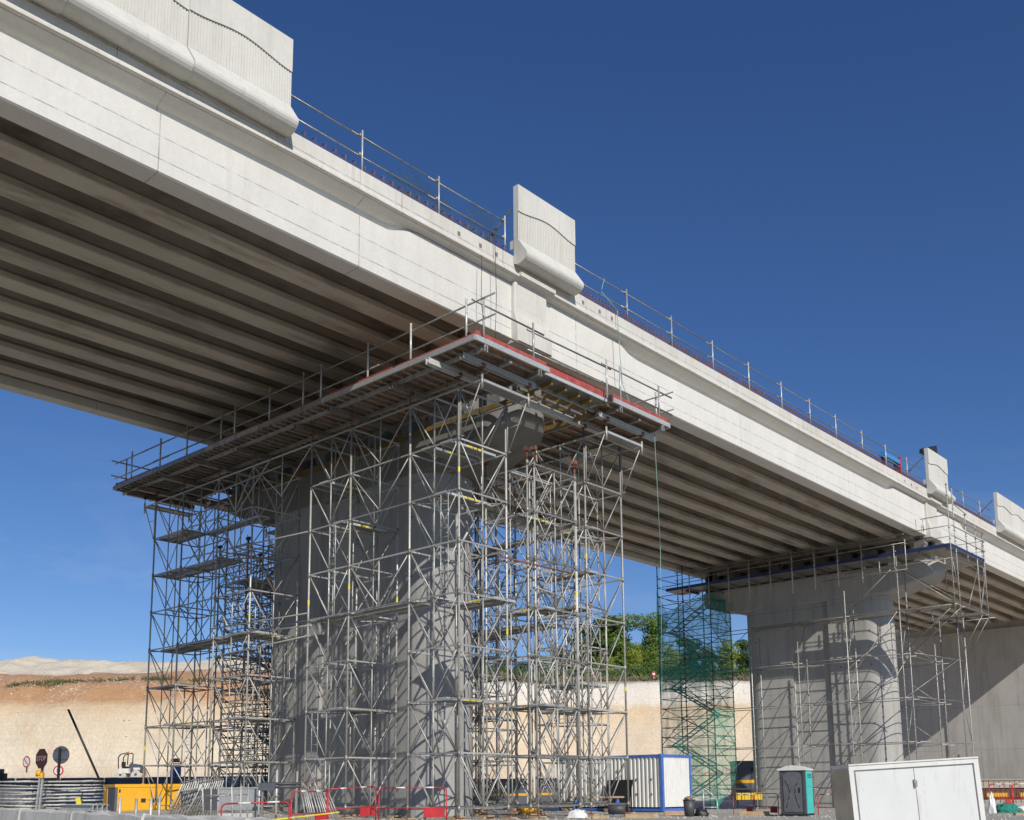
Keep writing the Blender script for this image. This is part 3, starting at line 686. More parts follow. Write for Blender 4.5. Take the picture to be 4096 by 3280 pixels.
# second leg pair of the near middle tower, a little offset as in a doubled tower
t = T['m0']
for cx in (-.46, W_+.42-.36):
    s = cached(('std', 7), lambda: standard_mesh(LV[7]+.06), MAT['galv'], t, (cx,.0,0), 'standard')
    for k in range(8): cached('col', collar_mesh, MAT['galvd'], s, (0,0,LV[k]), 'collar')
    m = MB().tube((cx,0,LV[7]+.06),(cx,0,15.3),.022,7).box((cx-.13,-.10,15.3),(cx+.10,.10,15.315)).box((cx-.13,-.10,15.316),(cx-.115,.10,15.46)).box((cx+.085,-.10,15.316),(cx+.10,.10,15.46)); m.build('fork_head', MAT['rust'], t)
for k in range(7):
    cached(('fx',), lambda: frame_mesh(W_, 0), MAT['galv'], t, (0,1.25,LV[k]), 'frame')
    cached(('fy', D_), lambda: frame_mesh(D_, 1), MAT['galv'], t, (1.3,0,LV[k]), 'frame')
for k in range(8):
    cached(('fx',), lambda: frame_mesh(W_, 0), MAT['galv'], T['b0'], (0,1.4,LV[k]), 'frame')
    if k in (2,3,5): cached(('fx',), lambda: frame_mesh(W_, 0), MAT['galv'], T['f0'], (0,1.5,LV[k]), 'frame')
for k in range(8): MB().bar((-.46,-.03,LV[k]),(W_+.06,-.03,LV[k]),.045,.055).build('rail', MAT['galvd'], t)
# frames bridging the gaps between towers
def link(x, ya, yb, levels, full=True, owner=None):
    L = yb-ya
    for k in levels:
        if full: o = cached(('fy', round(L,2)), lambda: frame_mesh(L, 1), MAT['galv'], owner, (x-owner.location.x, ya-owner.location.y, LV[k]), 'frame')
        else: o = cached(('ry', round(L,2)), lambda: rail_mesh(L, 1), MAT['galvd'], owner, (x-owner.location.x, ya-owner.location.y, LV[k+1]), 'rail')
for x, key in ((XF,'f'),(XB,'b')):
    t = T[key+'0']; link(x, 30.26, 34.12, (4,6,7), owner=t); link(x, 30.26, 34.12, (3,5), False, t)
    t = T[key+'1']; link(x, 36.98, 41.65, (7,), owner=t); link(x, 36.98, 41.65, (3,), False, t)
    t = T[key+'2']; link(x, 44.75, 48.2, (6,7), owner=t); link(x, 44.75, 48.2, (1,3,4), False, t)
    t = T[key+'1']; link(x+W_, 30.26, 34.12, (4,6), False, t)
# long decks spanning a gap
for (t, x, ya, yb, k, n) in ((T['f0'], XF+.15, 30.3, 34.1, 4, 2), (T['f2'], XF+.2, 44.8, 48.2, 4, 2), (T['f2'], XF+.2, 44.8, 48.2, 6, 2), (T['f2'], XF+1.2, 43.0, 48.2, 7, 1), (T['b0'], XB+.2, 30.3, 34.1, 6, 1), (T['b0'], XB+.4, 30.3, 34.1, 4, 2), (T['b1'], XB+.4, 37.0, 41.6, 4, 3)):
    fr, g = deck_mesh(yb-ya, 1, n); o = t.location
    d = fr.build('deck_board', MAT['galvb'], t); d.location = (x-o.x, ya-o.y, LV[k]+.02); g.build('perforated_sheet', MAT['grate'], d)
# loose tie tubes between towers
def tie(a, b, label, mat='galv', r=.036):
    tag(MB().tube(a, b, r, 8).build('tie_tube', MAT[mat]), label, 'scaffold tube')
tie((27.1,37.0,12.7),(27.2,48.0,13.2), 'long tie tube crossing the shaded pier high up on the left')
tie((27.0,36.6,8.9),(27.1,44.9,9.1), 'tie tube running level across the pier left of the ladders')
tie((27.05,36.6,7.9),(27.3,45.4,7.7), 'lower tie tube running across the pier left of the ladders')
tie((26.9,36.3,8.3),(28.9,43.4,9.0), 'tie tube sloping down to the front tower, open end showing')
tie((27.05,40.0,16.8),(27.3,47.3,11.6), 'long tube sloping steeply down to the left below the work platform')
tie((27.1,39.2,16.3),(27.3,46.9,16.2), 'upper tie tube close under the work platform on the left')
tie((29.2,27.2,10.35),(33.9,27.2,10.35), 'rusty brown horizontal tube clamped between the near towers', 'rust')
tie((30.5,27.2,10.1),(34.9,29.0,9.6), 'tube running back from the rusty one towards the rear tower', 'galvd')
tie((31.5,27.25,9.4),(37.0,27.6,9.1), 'grey tube with a swivel clamp reaching the rear tower at mid height', 'galvd')
# ------------------------------------------------------------------ work platform round the nearer pier
wp = thing('work_platform', 'work platform with red toe boards and grey steel edge around the nearer pier head', 'work platform', (PX1, 39.4, 17.9))
Y0, Y1 = 25.25, 53.6
MODS = [(25.95, 30.3), (34.62, 39.1)]
for xa, xb in MODS:
    for y in [26.12]+[y for a, D in YS for y in (a, a+D)]+[52.4]:
        if y > 30 and y < 31: pass
        a, b = (xa+.05+random.uniform(-.1,.4), xb+random.uniform(-.3,.15))
        if 27 < y < 28: a, b = 25.5, 39.0
        if 27 < y < 28 and xa > 30: continue
        zb = 17.37 if y > 26.2 else 17.40
        m = MB().box((a,y-.09,zb+.01),(b,y-.075,zb+.24)).box((a,y+.075,zb+.01),(b,y+.09,zb+.24)).box((a,y-.12,zb),(b,y-.02,zb+.012)).box((a,y+.02,zb),(b,y+.12,zb+.012))
        m.build('main_beam', MAT['alu'] if y < 28 else MAT['galvd'], wp, True)
    n = 3
    for x in (xa+.55, (xa+xb)/2, xb-.55):
        MB().box((x-.07,Y0+.15,17.625),(x+.07,Y1-.1,17.76)).build('secondary_beam', MAT['galvd'], wp, True)
    y = Y0+.35
    while y < Y1-.2:
        MB().box((xa+.06,y-.04,17.763),(xb-.06,y+.04,17.89)).build('joist', MAT['galvd'], wp, True); y += .47 if xa < 30 else .62
    MB().box((xa+.05,Y0+.06,17.893),(xb-.05,Y1-.06,17.92)).build('plywood_sheet', MAT['ply'], wp, True)
    # edge channels
    y = Y0
    xe = xa if xa < 30 else xb
    while y < Y1-.1:
        yy = min(Y1, y+4.7)
        MB().box((xe-.05,y,17.84),(xe+.03,yy-.02,18.05)).build('edge_channel', MAT['alu'] if y < 33 else MAT['galvd'], wp, True)  # darker steel past the near corner stands for shade on the channel
        MB().box((xe+.06,y+.1,17.923),(xe+.085,yy-.1,(18.17 if xe < 30 else 18.27)+random.uniform(-.03,.04))).build('toe_board', MAT['redply'], wp, True); y = yy
    for yy in (Y0, Y1):
        s = -1 if yy == Y0 else 1
        MB().box((xa+.04,yy-.04,17.84),(xb-.04,yy+.04,18.05)).build('edge_channel', MAT['galvb'], wp, True)
        MB().box((xa+.1,yy-s*.08-.012,17.923),(xb-.1,yy-s*.08+.012,18.29)).build('toe_board', MAT['redply'], wp, True)
    for x in (xa+.6, xb-.6):
        MB().bar((x,Y0-.02,17.83),(x,Y0+.5,17.62),.02,.12).box((x-.08,Y0-.02,17.55),(x-.06,Y0+.02,17.84)).box((x+.06,Y0-.02,17.55),(x+.08,Y0+.02,17.84)).build('edge_bracket', MAT['galvb'], wp, True)
# middle strip with perforated decks and yellow beams in front of the crosshead
for yy, s in ((25.55, 1), (53.2, -1)):
    MB().box((30.36,yy-.03,17.90),(34.56,yy+.03,18.04)).build('edge_channel', MAT['galvb'], wp, True)
    MB().box((30.4,yy+.05*s-.012,18.0),(34.5,yy+.05*s+.012,18.42)).build('toe_board', MAT['redply'], wp, True)
    a, b = sorted((yy+.08*s, yy+1.0*s)); MB().box((30.36,a,17.93),(34.56,b,17.95)).build('perforated_sheet', MAT['grate'], wp, True)
for x in (31.0, 31.9, 32.8, 33.6): MB().box((x-.05,25.7,17.68),(x+.05,28.0,17.86)).build('yellow_beam', MAT['yellowbeam'], wp, True)
for y in (26.3, 27.0, 27.9): MB().box((30.35,y-.05,17.64),(34.6,y+.05,17.76)).build('cross_beam', MAT['galvd'], wp, True)
for x in (30.75, 34.45):
    MB().box((x-.05,26.5,17.4),(x+.05,52,17.6)).build('yellow_beam', MAT['yellowbeam'], wp, True)
# guard rails of the platform
def grail(x, y, label=None):
    MB().tube((x,y,17.95),(x,y,19.72),.044,8).build('guard_post', MAT['galvb'], wp, True)
    MB().tube((x,y,19.70),(x,y,19.76),.042,8).build('post_cap', MAT['lemon'], wp, True)
for y in (25.86, 29.02, 31.7, 34.9, 36.2, 38.8, 41.7, 42.9, 46.1, 48.8, 51.9): grail(26.1, y)
for x in (26.5, 29.4, 34.3, 35.3, 38.35): grail(x, 25.33)
for y in (25.9, 30, 35, 40, 45, 50, 53): grail(38.95, y)
for x in (26.6, 38): grail(x, 53.5)
def gr(a, b): MB().tube(a, b, .038, 7).build('guard_rail', MAT['galvd'], wp, True)
for z in (19.47, 18.62):
    for a, b in ((24.4,32.0),(31.0,38.0),(36.0,44.5),(42.0,49.6),(48.0,53.9)): gr((26.14,a,z+random.uniform(-.03,.03)),(26.16,b,z+random.uniform(-.03,.03)))
    gr((25.9,25.36,z),(30.1,25.36,z-.02)); gr((29.1,25.40,z-.1),(34.7,25.40,z-.05)); gr((34.0,25.37,z+.02),(39.5,25.37,z))
    gr((38.9,24.9,z),(38.9,53.4,z)); gr((25.7,53.45,z),(39.3,53.45,z))
# small steel trestle standing on the platform
t = thing('small_trestle', 'small pale steel trestle lying on the work platform towards its left end', 'trestle', (26.9, 44.0, 17.95))
MB().bar((0,-.9,.05),(0,-.1,.75),.06).bar((0,-.1,.75),(0,.5,.1),.06).bar((0,-.9,.35),(0,.5,.35),.06).build('frame', MAT['galvb'], t)
t = thing('hoist', 'black bent tube frame on the right end of the work platform by the girder', 'frame', (37.2, 26.2, 17.95))
MB().path([(-1.6,0,.1),(-1.6,0,.7),(-1.4,0,.8),(.8,.1,.55),(.9,.1,.0)],.035,7).path([(-1.4,.5,.1),(-1.3,.5,.75),(.5,.5,.7)],.03,7).build('frame', MAT['black'], t)
MB().box((.1,-.1,0),(.5,.2,.62)).build('motor', MAT['dark'], t)
for (y, x) in ((34.9, 29.4), (34.9, 36.3)):
    pass
tm = Matrix.Translation((28.6, 30.16-39.4+0, 17.5-17.9))
for (x, y) in ((28.7, 30.26), (37.2, 34.12)):
    text('lettering', 'MILLS', .26, MAT['dark'], wp, Matrix.Translation((x-PX1, y-39.4-.094, 17.5-17.9)) @ Matrix.Rotation(math.pi/2, 4, 'X'))
# ------------------------------------------------------------------ ring-lock scaffold round the farther pier
rs = thing('pier_scaffold', 'thin tube scaffold wrapped round the farther pier, jutting out at its right end', 'scaffold', (77.5, 38.4, -1))
LZ = [-.55+.0, .95, 4.37, 7.72, 11.08, 14.45]
def ros(m, x, y, z0, z1, st=.84):
    m.tube((x,y,z0),(x,y,z1),.045,7)
    z = z0+.4
    while z < z1: m.tube((x,y,z-.03),(x,y,z+.03),.085,7); z += st
def rstd(x, y, z0, z1, owner=rs, mat='galv'): m = MB(); ros(m, x, y, z0, z1); return m.build('standard', MAT[mat], owner, True)
def tubes(owner, name, segs, r=.035, mat='galvd'):
    for a, b in segs: MB().tube(a, b, r, 6).build(name, MAT[mat], owner, True)
RY = [29.8, 34.15, 38.4, 42.7]; RX = [77.5, 79.05]; BX = [84.5, 85.95]
tops = {29.8: 19.2, 34.15: 16.6, 38.4: 12.9, 42.7: 15.2}
for y in RY:
    rstd(RX[0], y, -1, tops[y]); rstd(RX[1], y, -1, tops[y]-1.3); rstd(BX[0], y, -1, 15); rstd(BX[1], y, -1, 15)
for y in (27.7,):
    for x in (83.9, 85.4): rstd(x, y, -1, 15.0)
for z in LZ[1:]:
    for x, zz in ((RX[0], z), (RX[1], z-.05), (BX[0], z), (BX[1], z-.05)):
        tubes(rs, 'ledger', [((x, 29.3 if z < 14 else 25.4, zz), (x, 34.5, zz)), ((x, 33.8, zz+.04), (x, 38.8, zz+.04)), ((x, 38.0, zz), (x, 46.8, zz))])
    tubes(rs, 'transom', [((RX[0], y, z), (RX[1], y, z-.05)) for y in RY] + [((BX[0], y, z), (BX[1], y, z)) for y in RY])
    tubes(rs, 'transom', [((RX[1], 29.75, z), (BX[0], 29.75, z-.03)), ((RX[0], 28.9, z), (85.4, 27.9, z))])
for k in range(1, 5):
    a, b = LZ[k], LZ[k+1]
    tubes(rs, 'brace', [((RX[1], 34.15, a), (RX[1], 29.8, b)), ((RX[0], 38.4, a), (RX[1], 38.4, b)), ((RX[0], 34.15, a), (RX[1], 34.15, b)), ((RX[0], 42.7, b), (RX[0], 46.8, a)), ((BX[0], 29.8, a), (BX[0], 34.1, b)), ((83.9, 27.7, a if k % 2 else b), (85.4, 27.7, b if k % 2 else a)), ((RX[0], 29.8, a), (83.9, 27.7, b) if k % 2 else (RX[1], 29.8, b))], .026)
tubes(rs, 'brace', [((RX[0], 38.4, 4.4), (RX[0], 30.0, 14.4)), ((RX[1], 37.0, .9), (RX[1], 30.0, 11)), ((RX[0], 34.3, 14.5), (RX[0], 30.0, 18.0)), ((RX[0], 29.9, 17.9), (RX[0], 25.6, 14.5)), ((RX[1], 29.9, 17.8), (84.8, 25.6, 14.5)), ((RX[0], 29.8, 11.1), (RX[0], 25.7, 14.4)), ((RX[1], 29.8, 11.1), (RX[1], 25.7, 14.4)), ((83.9, 27.7, 11.1), (83.9, 25.7, 14.4)), ((85.4, 27.7, 11.1), (85.4, 25.7, 14.4)), ((RX[0], 25.6, 14.5), (84.9, 25.6, 14.5)), ((RX[0], 25.6, 18.0), (84.9, 25.6, 17.9)), ((RX[0], 25.6, 18.0), (79.0, 25.6, 14.5)), ((83.2, 25.6, 17.9), (80.4, 25.6, 14.6)), ((85.0, 25.6, 17.9), (83.3, 25.6, 14.6))], .035)
for a, b in ((25.6, 29.7), (29.9, 34.1), (34.2, 38.3), (38.5, 42.6)):
    MB().box((77.55, a, 14.5), (78.2, b, 14.56)).build('deck_board', MAT['galvd'], rs, True)
    MB().box((78.3, a, 14.5), (78.95, b, 14.56)).build('deck_board', MAT['galvd'], rs, True)
MB().box((83.3, 25.6, 14.5), (84.9, 29.6, 14.56)).build('deck_board', MAT['galvd'], rs, True)
# cage and platform with blue toe boards at crosshead level
bp = thing('crosshead_platform', 'scaffold platform edged with blue toe boards under the girders of the farther pier', 'work platform', (77.4, 25.6, 18.9))
for x, y, z0, z1 in ((77.4,25.6,14.0,23.75),(78.55,25.6,14.0,23.6),(81.1,25.6,18.2,22.1),(83.3,25.6,14.2,21.6),(85.0,25.6,13.9,21.3),(77.4,29.0,17.5,19.95),(77.4,29.9,17.4,19.6),(77.4,27.5,20.3,21.3),(77.4,31.1,17.4,18.5)): rstd(x, y, z0, z1, bp)
for i in range(9): rstd(77.4, 32.5+i*2.0, 17.0, 20.7, bp)
for i in range(9): rstd(86.0, 26+i*3.0, 17.0, 20.7, bp)
tubes(bp, 'guard_rail', [((77.4,25.5,z),(85.1,25.5,z-.02)) for z in (21.3-.1, 20.5, 19.7)] + [((77.4,25.3,21.3),(77.4,27.7,21.3)), ((77.4,25.3,20.45),(77.4,28.4,20.45)), ((77.4,25.3,19.62),(77.4,29.3,19.6)), ((77.4,25.5,17.95),(77.4,34,17.95)), ((78.5,25.5,22.3),(81.2,25.5,22.0)), ((77.4,29,20.4),(77.4,50,20.4)), ((77.4,29,19.7),(77.4,50,19.7)), ((85.1,25.5,20.6),(85.1,40,20.6)), ((85.1,25.5,19.75),(85.1,40,19.75)), ((77.4,28.9,17.6),(77.4,36,17.6))])
for a, b in ((25.65, 30.4), (30.5, 35.6), (35.7, 41), (41.1, 46.5), (46.6, 51.0)):
    MB().box((77.38,a,18.86),(77.44,b,19.10)).build('toe_board', MAT['blue'], bp, True)
    MB().box((77.45,a,18.82),(79.9,b,18.88)).build('deck_board', MAT['galvd'], bp, True)
    MB().box((83.5,a,18.82),(85.9,b,18.88)).build('deck_board', MAT['galvd'], bp, True)
MB().box((77.45,25.55,18.86),(85.0,25.61,19.08)).build('toe_board', MAT['blue'], bp, True)
MB().box((79.95,25.65,18.82),(83.45,27.4,18.88)).build('deck_board', MAT['galvd'], bp, True)
for i in range(12): MB().box((77.6,25.9+i*2.1,18.60),(85.8 if i < 1 else 79.9,26.0+i*2.1,18.80)).build('joist', MAT['galvd'], bp, True)
# netted stair tower
st = thing('stair_tower', 'scaffold stair tower wrapped in green debris net left of the farther pier', 'stair tower', (77.5, 46.5, -1))
SX = (77.5, 80.9); SY = (46.5, 49.3, 52.0)
for x in SX:
    for y in SY: rstd(x, y, -1, 21.3 if y > 47 else 19.4, st, 'dark')
z = .4; i = 0
while z < 21.0:
    ymin = SY[0] if z < 18.6 else SY[1]
    segs = [((x, ymin, z+dz), (x, SY[2], z+dz)) for x, dz in ((SX[0], 0), (SX[1], .03))] + [((SX[0], SY[2], z), (SX[1], SY[2], z))]
    if z < 18.6: segs.append(((SX[0], SY[0], z), (SX[1], SY[0], z)))
    tubes(st, 'ledger', segs, .033, 'dark'); z += .86; i += 1
for k in range(7):
    a = -.3+k*2.58; b = a+2.58; y0, y1 = (46.9, 51.4) if k % 2 else (51.4, 46.9)
    tubes(st, 'brace', [((SX[0], 46.5, a), (SX[0], 49.3, b)), ((SX[0], 52, a), (SX[0], 49.3, b)), ((SX[0], 46.5, b), (SX[1], 46.5, a)), ((SX[1], 46.5, a), (SX[1], 52, b)), ((SX[0], 46.5, a+.8), (SX[0], 52, b+.8)), ((SX[1], 52, a), (SX[1], 46.5, b))], .030, 'dark')
    m = MB()
    for xx in (78.3, 79.3): m.bar((xx, y0, a), (xx, y1, b), .04, .11)
    for j in range(9): m.box((78.33, lerp(y0,y1,(j+.5)/9)-.14, lerp(a,b,(j+.5)/9)-.02), (79.27, lerp(y0,y1,(j+.5)/9)+.14, lerp(a,b,(j+.5)/9)+.02))
    m.build('stair_flight', MAT['galvd'], st, True)
    tubes(st, 'handrail', [((78.3, y0, a+1.3), (78.3, y1, b+1.3)), ((78.3, y0, a+.7), (78.3, y1, b+.7))], .03, 'galvb')
    MB().box((77.9, min(y1,51.9)-.25, b-.06), (80.6, min(y1,51.9)+.45, b)).build('landing', MAT['galvd'], st, True)
# the net: sagging sheets on the two visible faces, gathered to a knot at the foot
def netsheet(p0, p1, z1a, z1b, nz=26, nx=16, amp=.10, seed=0, zlow=2.2, knot=None):
    m = MB(); vs = []
    for i in range(nz+1):
        for j in range(nx+1):
            u = j/nx; v = i/nz; z1 = lerp(z1a, z1b, u)
            z = lerp(zlow, z1, v); p = Vector(p0).lerp(Vector(p1), u)
            o = amp*math.sin(u*math.pi*3)*(.6+.4*math.sin(z*1.3+seed))
            vs.append((p[0]-.06+(-o if p0[0] == p1[0] else 0), p[1]+(-.06-o if p0[1] == p1[1] else 0), z))
    if knot:
        row = []
        for r in range(1, 9):
            for j in range(nx+1):
                u = j/nx; p = Vector(p0).lerp(Vector(p1), u); q = Vector(knot); t = (r/8)**1.5
                pp = Vector((p[0], p[1], zlow)).lerp(q, r/8); side = (1-t)
                xy = Vector((p[0], p[1], 0)).lerp(Vector((q.x, q.y, 0)), 1-side)
                row.append((xy.x-.06, xy.y-.06, lerp(zlow, q.z, r/8)))
        vs = [v for v in vs]
        base = len(vs); n = nx+1
        fs = [(i*n+j, i*n+j+1, (i+1)*n+j+1, (i+1)*n+j) for i in range(nz) for j in range(nx)]
        order = vs + row
        for j in range(nx): fs.append((j, j+1, base+j+1, base+j))
        for r in range(7):
            for j in range(nx): fs.append((base+r*n+j, base+r*n+j+1, base+(r+1)*n+j+1, base+(r+1)*n+j))
        m.add(order, fs, True)
    else:
        n = nx+1; m.add(vs, [(i*n+j, i*n+j+1, (i+1)*n+j+1, (i+1)*n+j) for i in range(nz) for j in range(nx)], True)
    return m
kn = (77.4, 46.45, -.6)
netsheet((77.5,46.5,0), (77.5,52.05,0), 18.2, 16.7, zlow=2.4, knot=kn).build('debris_net', MAT['net'], st, True, False)
netsheet((77.5,46.5,0), (80.9,46.5,0), 18.2, 17.8, seed=2, zlow=2.4, knot=kn).build('debris_net', MAT['net'], st, True, False)
netsheet((77.45,50.9,0), (77.45,52.1,0), 16.8, 19.2, nz=8, nx=6, zlow=15.5, amp=.2).build('debris_net', MAT['net'], st, True, False)
netsheet((77.40,46.5,0), (77.40,52.0,0), 12.6, 11.6, nz=6, nx=10, zlow=9.6, seed=1).build('debris_net', MAT['net'], st, True, False)
netsheet((77.42,46.44,0), (80.9,46.44,0), 18.1, 17.7, nz=8, nx=8, zlow=14.5, seed=3).build('debris_net', MAT['net'], st, True, False)
m = MB().tube((77.4,46.45,-1),(77.4,46.45,.0),.14,8); m.build('net_knot', MAT['netpile'], st, True)
# scaffold stair, coloured dark for the deck's shade, standing behind the left towers
s2 = thing('stair_tower', 'dark unnetted scaffold stair tower behind the shoring towers on the left', 'stair tower', (40.5, 57.5, 0))
for x in (40.5, 42.6, 44.7):
    for y in (54.4, 57.0, 59.8, 62.5, 65.2): rstd(x, y, 0, 19.5 if y > 56 else 16, s2, 'dark')
z = .6
while z < 18.4:
    tubes(s2, 'ledger', [((x, 54.4, z), (x, 65.2, z)) for x in (40.5, 44.7)] + [((40.5, y, z), (44.7, y, z)) for y in (54.4, 57, 62.5, 65.2)] + [((x, 54.4, z+.43), (x, 65.2, z+.43)) for x in (40.5, 42.6)] + [((40.5, 59.8, z+.4), (44.7, 59.8, z+.4))], .040, 'dark'); z += .86
for k in range(7):
    a = .2+k*2.55; b = a+2.55; y0, y1 = (57.4, 62.1) if k % 2 else (62.1, 57.4)
    m = MB()
    for xx in (41.2, 42.4): m.bar((xx, y0, a), (xx, y1, b), .06, .2)
    for j in range(9): m.box((41.23, lerp(y0,y1,(j+.5)/9)-.15, lerp(a,b,(j+.5)/9)-.02), (42.37, lerp(y0,y1,(j+.5)/9)+.15, lerp(a,b,(j+.5)/9)+.02))
    m.build('stair_flight', MAT['dark'], s2, True)
    tubes(s2, 'brace', [((40.5, 57, a), (40.5, 59.8, b)), ((40.5, 62.5, a), (40.5, 59.8, b)), ((44.7, 57, b), (44.7, 62.5, a)), ((40.5, 57, a), (44.7, 57, b)), ((40.5, 62.5, a), (40.5, 65.2, b)), ((40.5, 54.4, a), (40.5, 57, b)), ((44.7, 62.5, a), (44.7, 65.2, b)), ((40.5, 65.2, b), (44.7, 65.2, a))], .035, 'dark')
    MB().box((40.6, y1-.5, b-.07), (44.6, y1+.5, b)).build('landing', MAT['dark'], s2, True)
# ------------------------------------------------------------------ things on the ground
VA = math.atan2(RH.y, RH.x)
def gp(px, d, dz=0.0):
    """ground point at photo column px and distance d"""
    s = (px-2048)/4070.5*d*1.004; p = sd(s, d); p.z = ground(s, d)+dz; return p
def rad(a): return math.radians(a)
# container
ct = thing('site_container', 'white corrugated site container with blue frame behind the shoring towers', 'container', (46.96, 31.57, -.2))
CL, CWd, CH = 7.4, 2.95, 3.12
def corr(n, L, h, amp):
    m = MB(); pts = []
    for i in range(n):
        a = L*i/n; w = L/n; pts += [(a, 0), (a+w*.32, 0), (a+w*.5, amp), (a+w*.82, amp)]
    pts.append((L, 0)); return pts
P_ = corr(26, CL-.4, 0, .09); m = MB()
for (a, p), (b, q) in zip(P_, P_[1:]): m.add([(p+.03,a+.2,.25),(q+.03,b+.2,.25),(q+.03,b+.2,CH-.15),(p+.03,a+.2,CH-.15)], [(0,1,2,3)])
m.build('side_wall', MAT['white'], ct, fix=False)
P_ = corr(12, CWd-.4, 0, .06); m = MB()
for (a, p), (b, q) in zip(P_, P_[1:]): m.add([(a+.2,p+.03,.25),(b+.2,q+.03,.25),(b+.2,q+.03,CH-.15),(a+.2,p+.03,CH-.15)], [(0,1,2,3)])
m.build('end_wall', MAT['white'], ct, fix=False)
MB().box((.15,.15,CH-.12),(CWd-.1,CL-.1,CH-.04)).build('roof', MAT['white'], ct)
MB().box((.15,.15,.05),(CWd-.1,CL-.1,.2)).build('floor', MAT['dark'], ct)
MB().box((CWd-.05,.2,.25),(CWd,CL-.2,CH-.15)).box((.2,CL-.05,.25),(CWd-.06,CL,CH-.15)).build('back_walls', MAT['white'], ct)
for x in (0, CWd-.18):
    for y in (0, CL-.18): MB().box((x,y,0),(x+.18,y+.18,CH)).build('corner_post', MAT['bluepaint'], ct)
for x in (-.012, CWd-.2):
    for y in (-.012,):
        for z in (-.0, CH-.19): MB().box((x,y,z),(x+.21,y+.2,z+.2)).build('corner_casting', MAT['bluepaint'], ct)
for z in (.02, CH-.16):
    for y in (.01, CL-.13): MB().box((.18,y,z),(CWd-.18,y+.12,z+.15)).build('frame_rail', MAT['bluepaint'], ct)
    for x in (.01, CWd-.13): MB().box((x,.18,z),(x+.12,CL-.18,z+.15)).build('frame_rail', MAT['bluepaint'], ct)
for y, z in ((.7,.9),(1.7,.9),(.7,1.7),(1.7,1.7),(2.6,.9),(3.0,2.2)): MB().box((-.01,y,z),(.035,y+.07,z+.1)).build('vent', MAT['rust'], ct)
t = thing('leaning_board', 'black board leaning against the white container side', 'board', (46.6, 34.3, -.2))
MB().bar((0,-.9,0),(.0,-.9,1.5),.05,.05).add([(-.25,-.85,0),(-.25,.75,0),(.22,.85,1.75),(.22,-.9,1.75),(-.3,-.85,0),(-.3,.75,0),(.17,.85,1.75),(.17,-.9,1.75)], [(0,1,2,3),(7,6,5,4),(0,4,5,1),(1,5,6,2),(2,6,7,3),(3,7,4,0)]).build('board', MAT['black'], t)
def trestle_table(loc, rz, label):
    t = thing('trestle_table', label, 'table', loc, rz)
    MB().box((-1.3,-.4,.82),(1.3,.4,.90)).build('tabletop', MAT['wood'], t)
    for x in (-1.0, 1.0): MB().bar((x-.2,-.35,0),(x,-.3,.82),.06).bar((x+.2,.35,0),(x,.3,.82),.06).bar((x-.2,.35,0),(x,.3,.82),.06).bar((x+.2,-.35,0),(x,-.3,.82),.06).build('leg', MAT['bluepaint'], t)
trestle_table(gp(2375, 50), VA, 'timber topped trestle table with blue legs in front of the container')
# mobile toilet
to = gp(3097, 46.6); tt = thing('portable_toilet', 'dark grey and turquoise portable toilet with white roof', 'toilet', (to.x, to.y, -.22), VA-rad(31))
W, D, H = 1.16, 1.15, 2.07
MB().box((0,.02,.12),(W,D,H)).build('cabin', MAT['slate'], tt)
MB().box((W+.002,.10,.12),(W+.02,D-.04,H-.0)).box((W+.021,.2,H-.75),(W+.035,D-.15,H-.12)).box((W+.021,.18,.35),(W+.032,D-.2,H-.85)).build('side_panel', MAT['teal'], tt)
for i in range(3): MB().box((W+.036,.26,H-.22-i*.07),(W+.05,D-.24,H-.19-i*.07)).build('vent_slat', MAT['dark'], tt)
dr = MB().box((.16,-.015,.2),(W-.16,.015,H-.28)).prism([(.16,H-.28),(W-.16,H-.28),(W-.3,H-.12),(W/2,H-.06),(.3,H-.12)], -.015, .015, ax=1).build('door', plain('door_grey', (.12,.125,.135), .45), tt)
for sgn in (1, -1):
    c = W/2; pts = [(c-sgn*.30, -.03, 1.6), (c-sgn*.16, -.03, 1.35), (c-sgn*.12, -.03, 1.05), (c-sgn*.17, -.03, .75), (c-sgn*.30, -.03, .4)]
    MB().path(pts, .018, 6).build('moulding', MAT['slate'], dr)
MB().box((W-.32,-.03,1.05),(W-.24,-.016,1.28)).box((W-.30,-.05,1.14),(W-.25,-.031,1.18)).build('handle', MAT['black'], dr)
MB().box((.02,-.02,.12),(.12,.015,H-.1)).box((W-.12,-.02,.12),(W-.02,.015,H-.1)).build('corner_post', MAT['dark'], tt)
MB().prism([(-.07,H-.03),(W+.07,H-.03),(W+.07,H+.03),(W*.72,H+.16),(W*.5,H+.20),(W*.28,H+.16),(-.07,H+.03)], -.07, D+.06, ax=1).build('roof', MAT['white'], tt)
MB().box((-.03,-.03,.04),(W+.03,.25,.12)).box((-.03,D-.25,.04),(W+.03,D+.02,.12)).build('skid', MAT['black'], tt)
# white steel cabinet in front
c0 = pt(3418, 3144, 20); cb = thing('steel_cabinet', 'large white two door steel cabinet tilted slightly in the right foreground', 'cabinet', (c0.x, c0.y, 0), VA)
cb.rotation_euler = (0, rad(-3.0), VA-rad(5.5)); W, D, H = 2.40, 1.7, 1.49
MB().box((.0,.04,.05),(W,D,H)).build('body', MAT['white'], cb)
sm = plain('scratched_galvanised_sheet', (.36,.36,.32), .22, metal=.75, var=.3, sc=2)
MB().box((-.012,.10,.1),(-.002,D-.02,H-.05)).build('side_sheet', sm, cb)
MB().box((-.02,-.02,.0),(.07,.04,H)).box((W-.07,-.02,.0),(W+.02,.04,H)).box((.071,-.02,H-.09),(W-.071,.04,H)).box((-.02,-.04,H+.001),(W+.02,D,H+.03)).build('frame', MAT['white'], cb)
wm = grimy('white_door_sheet', (.72,.72,.70), .38)
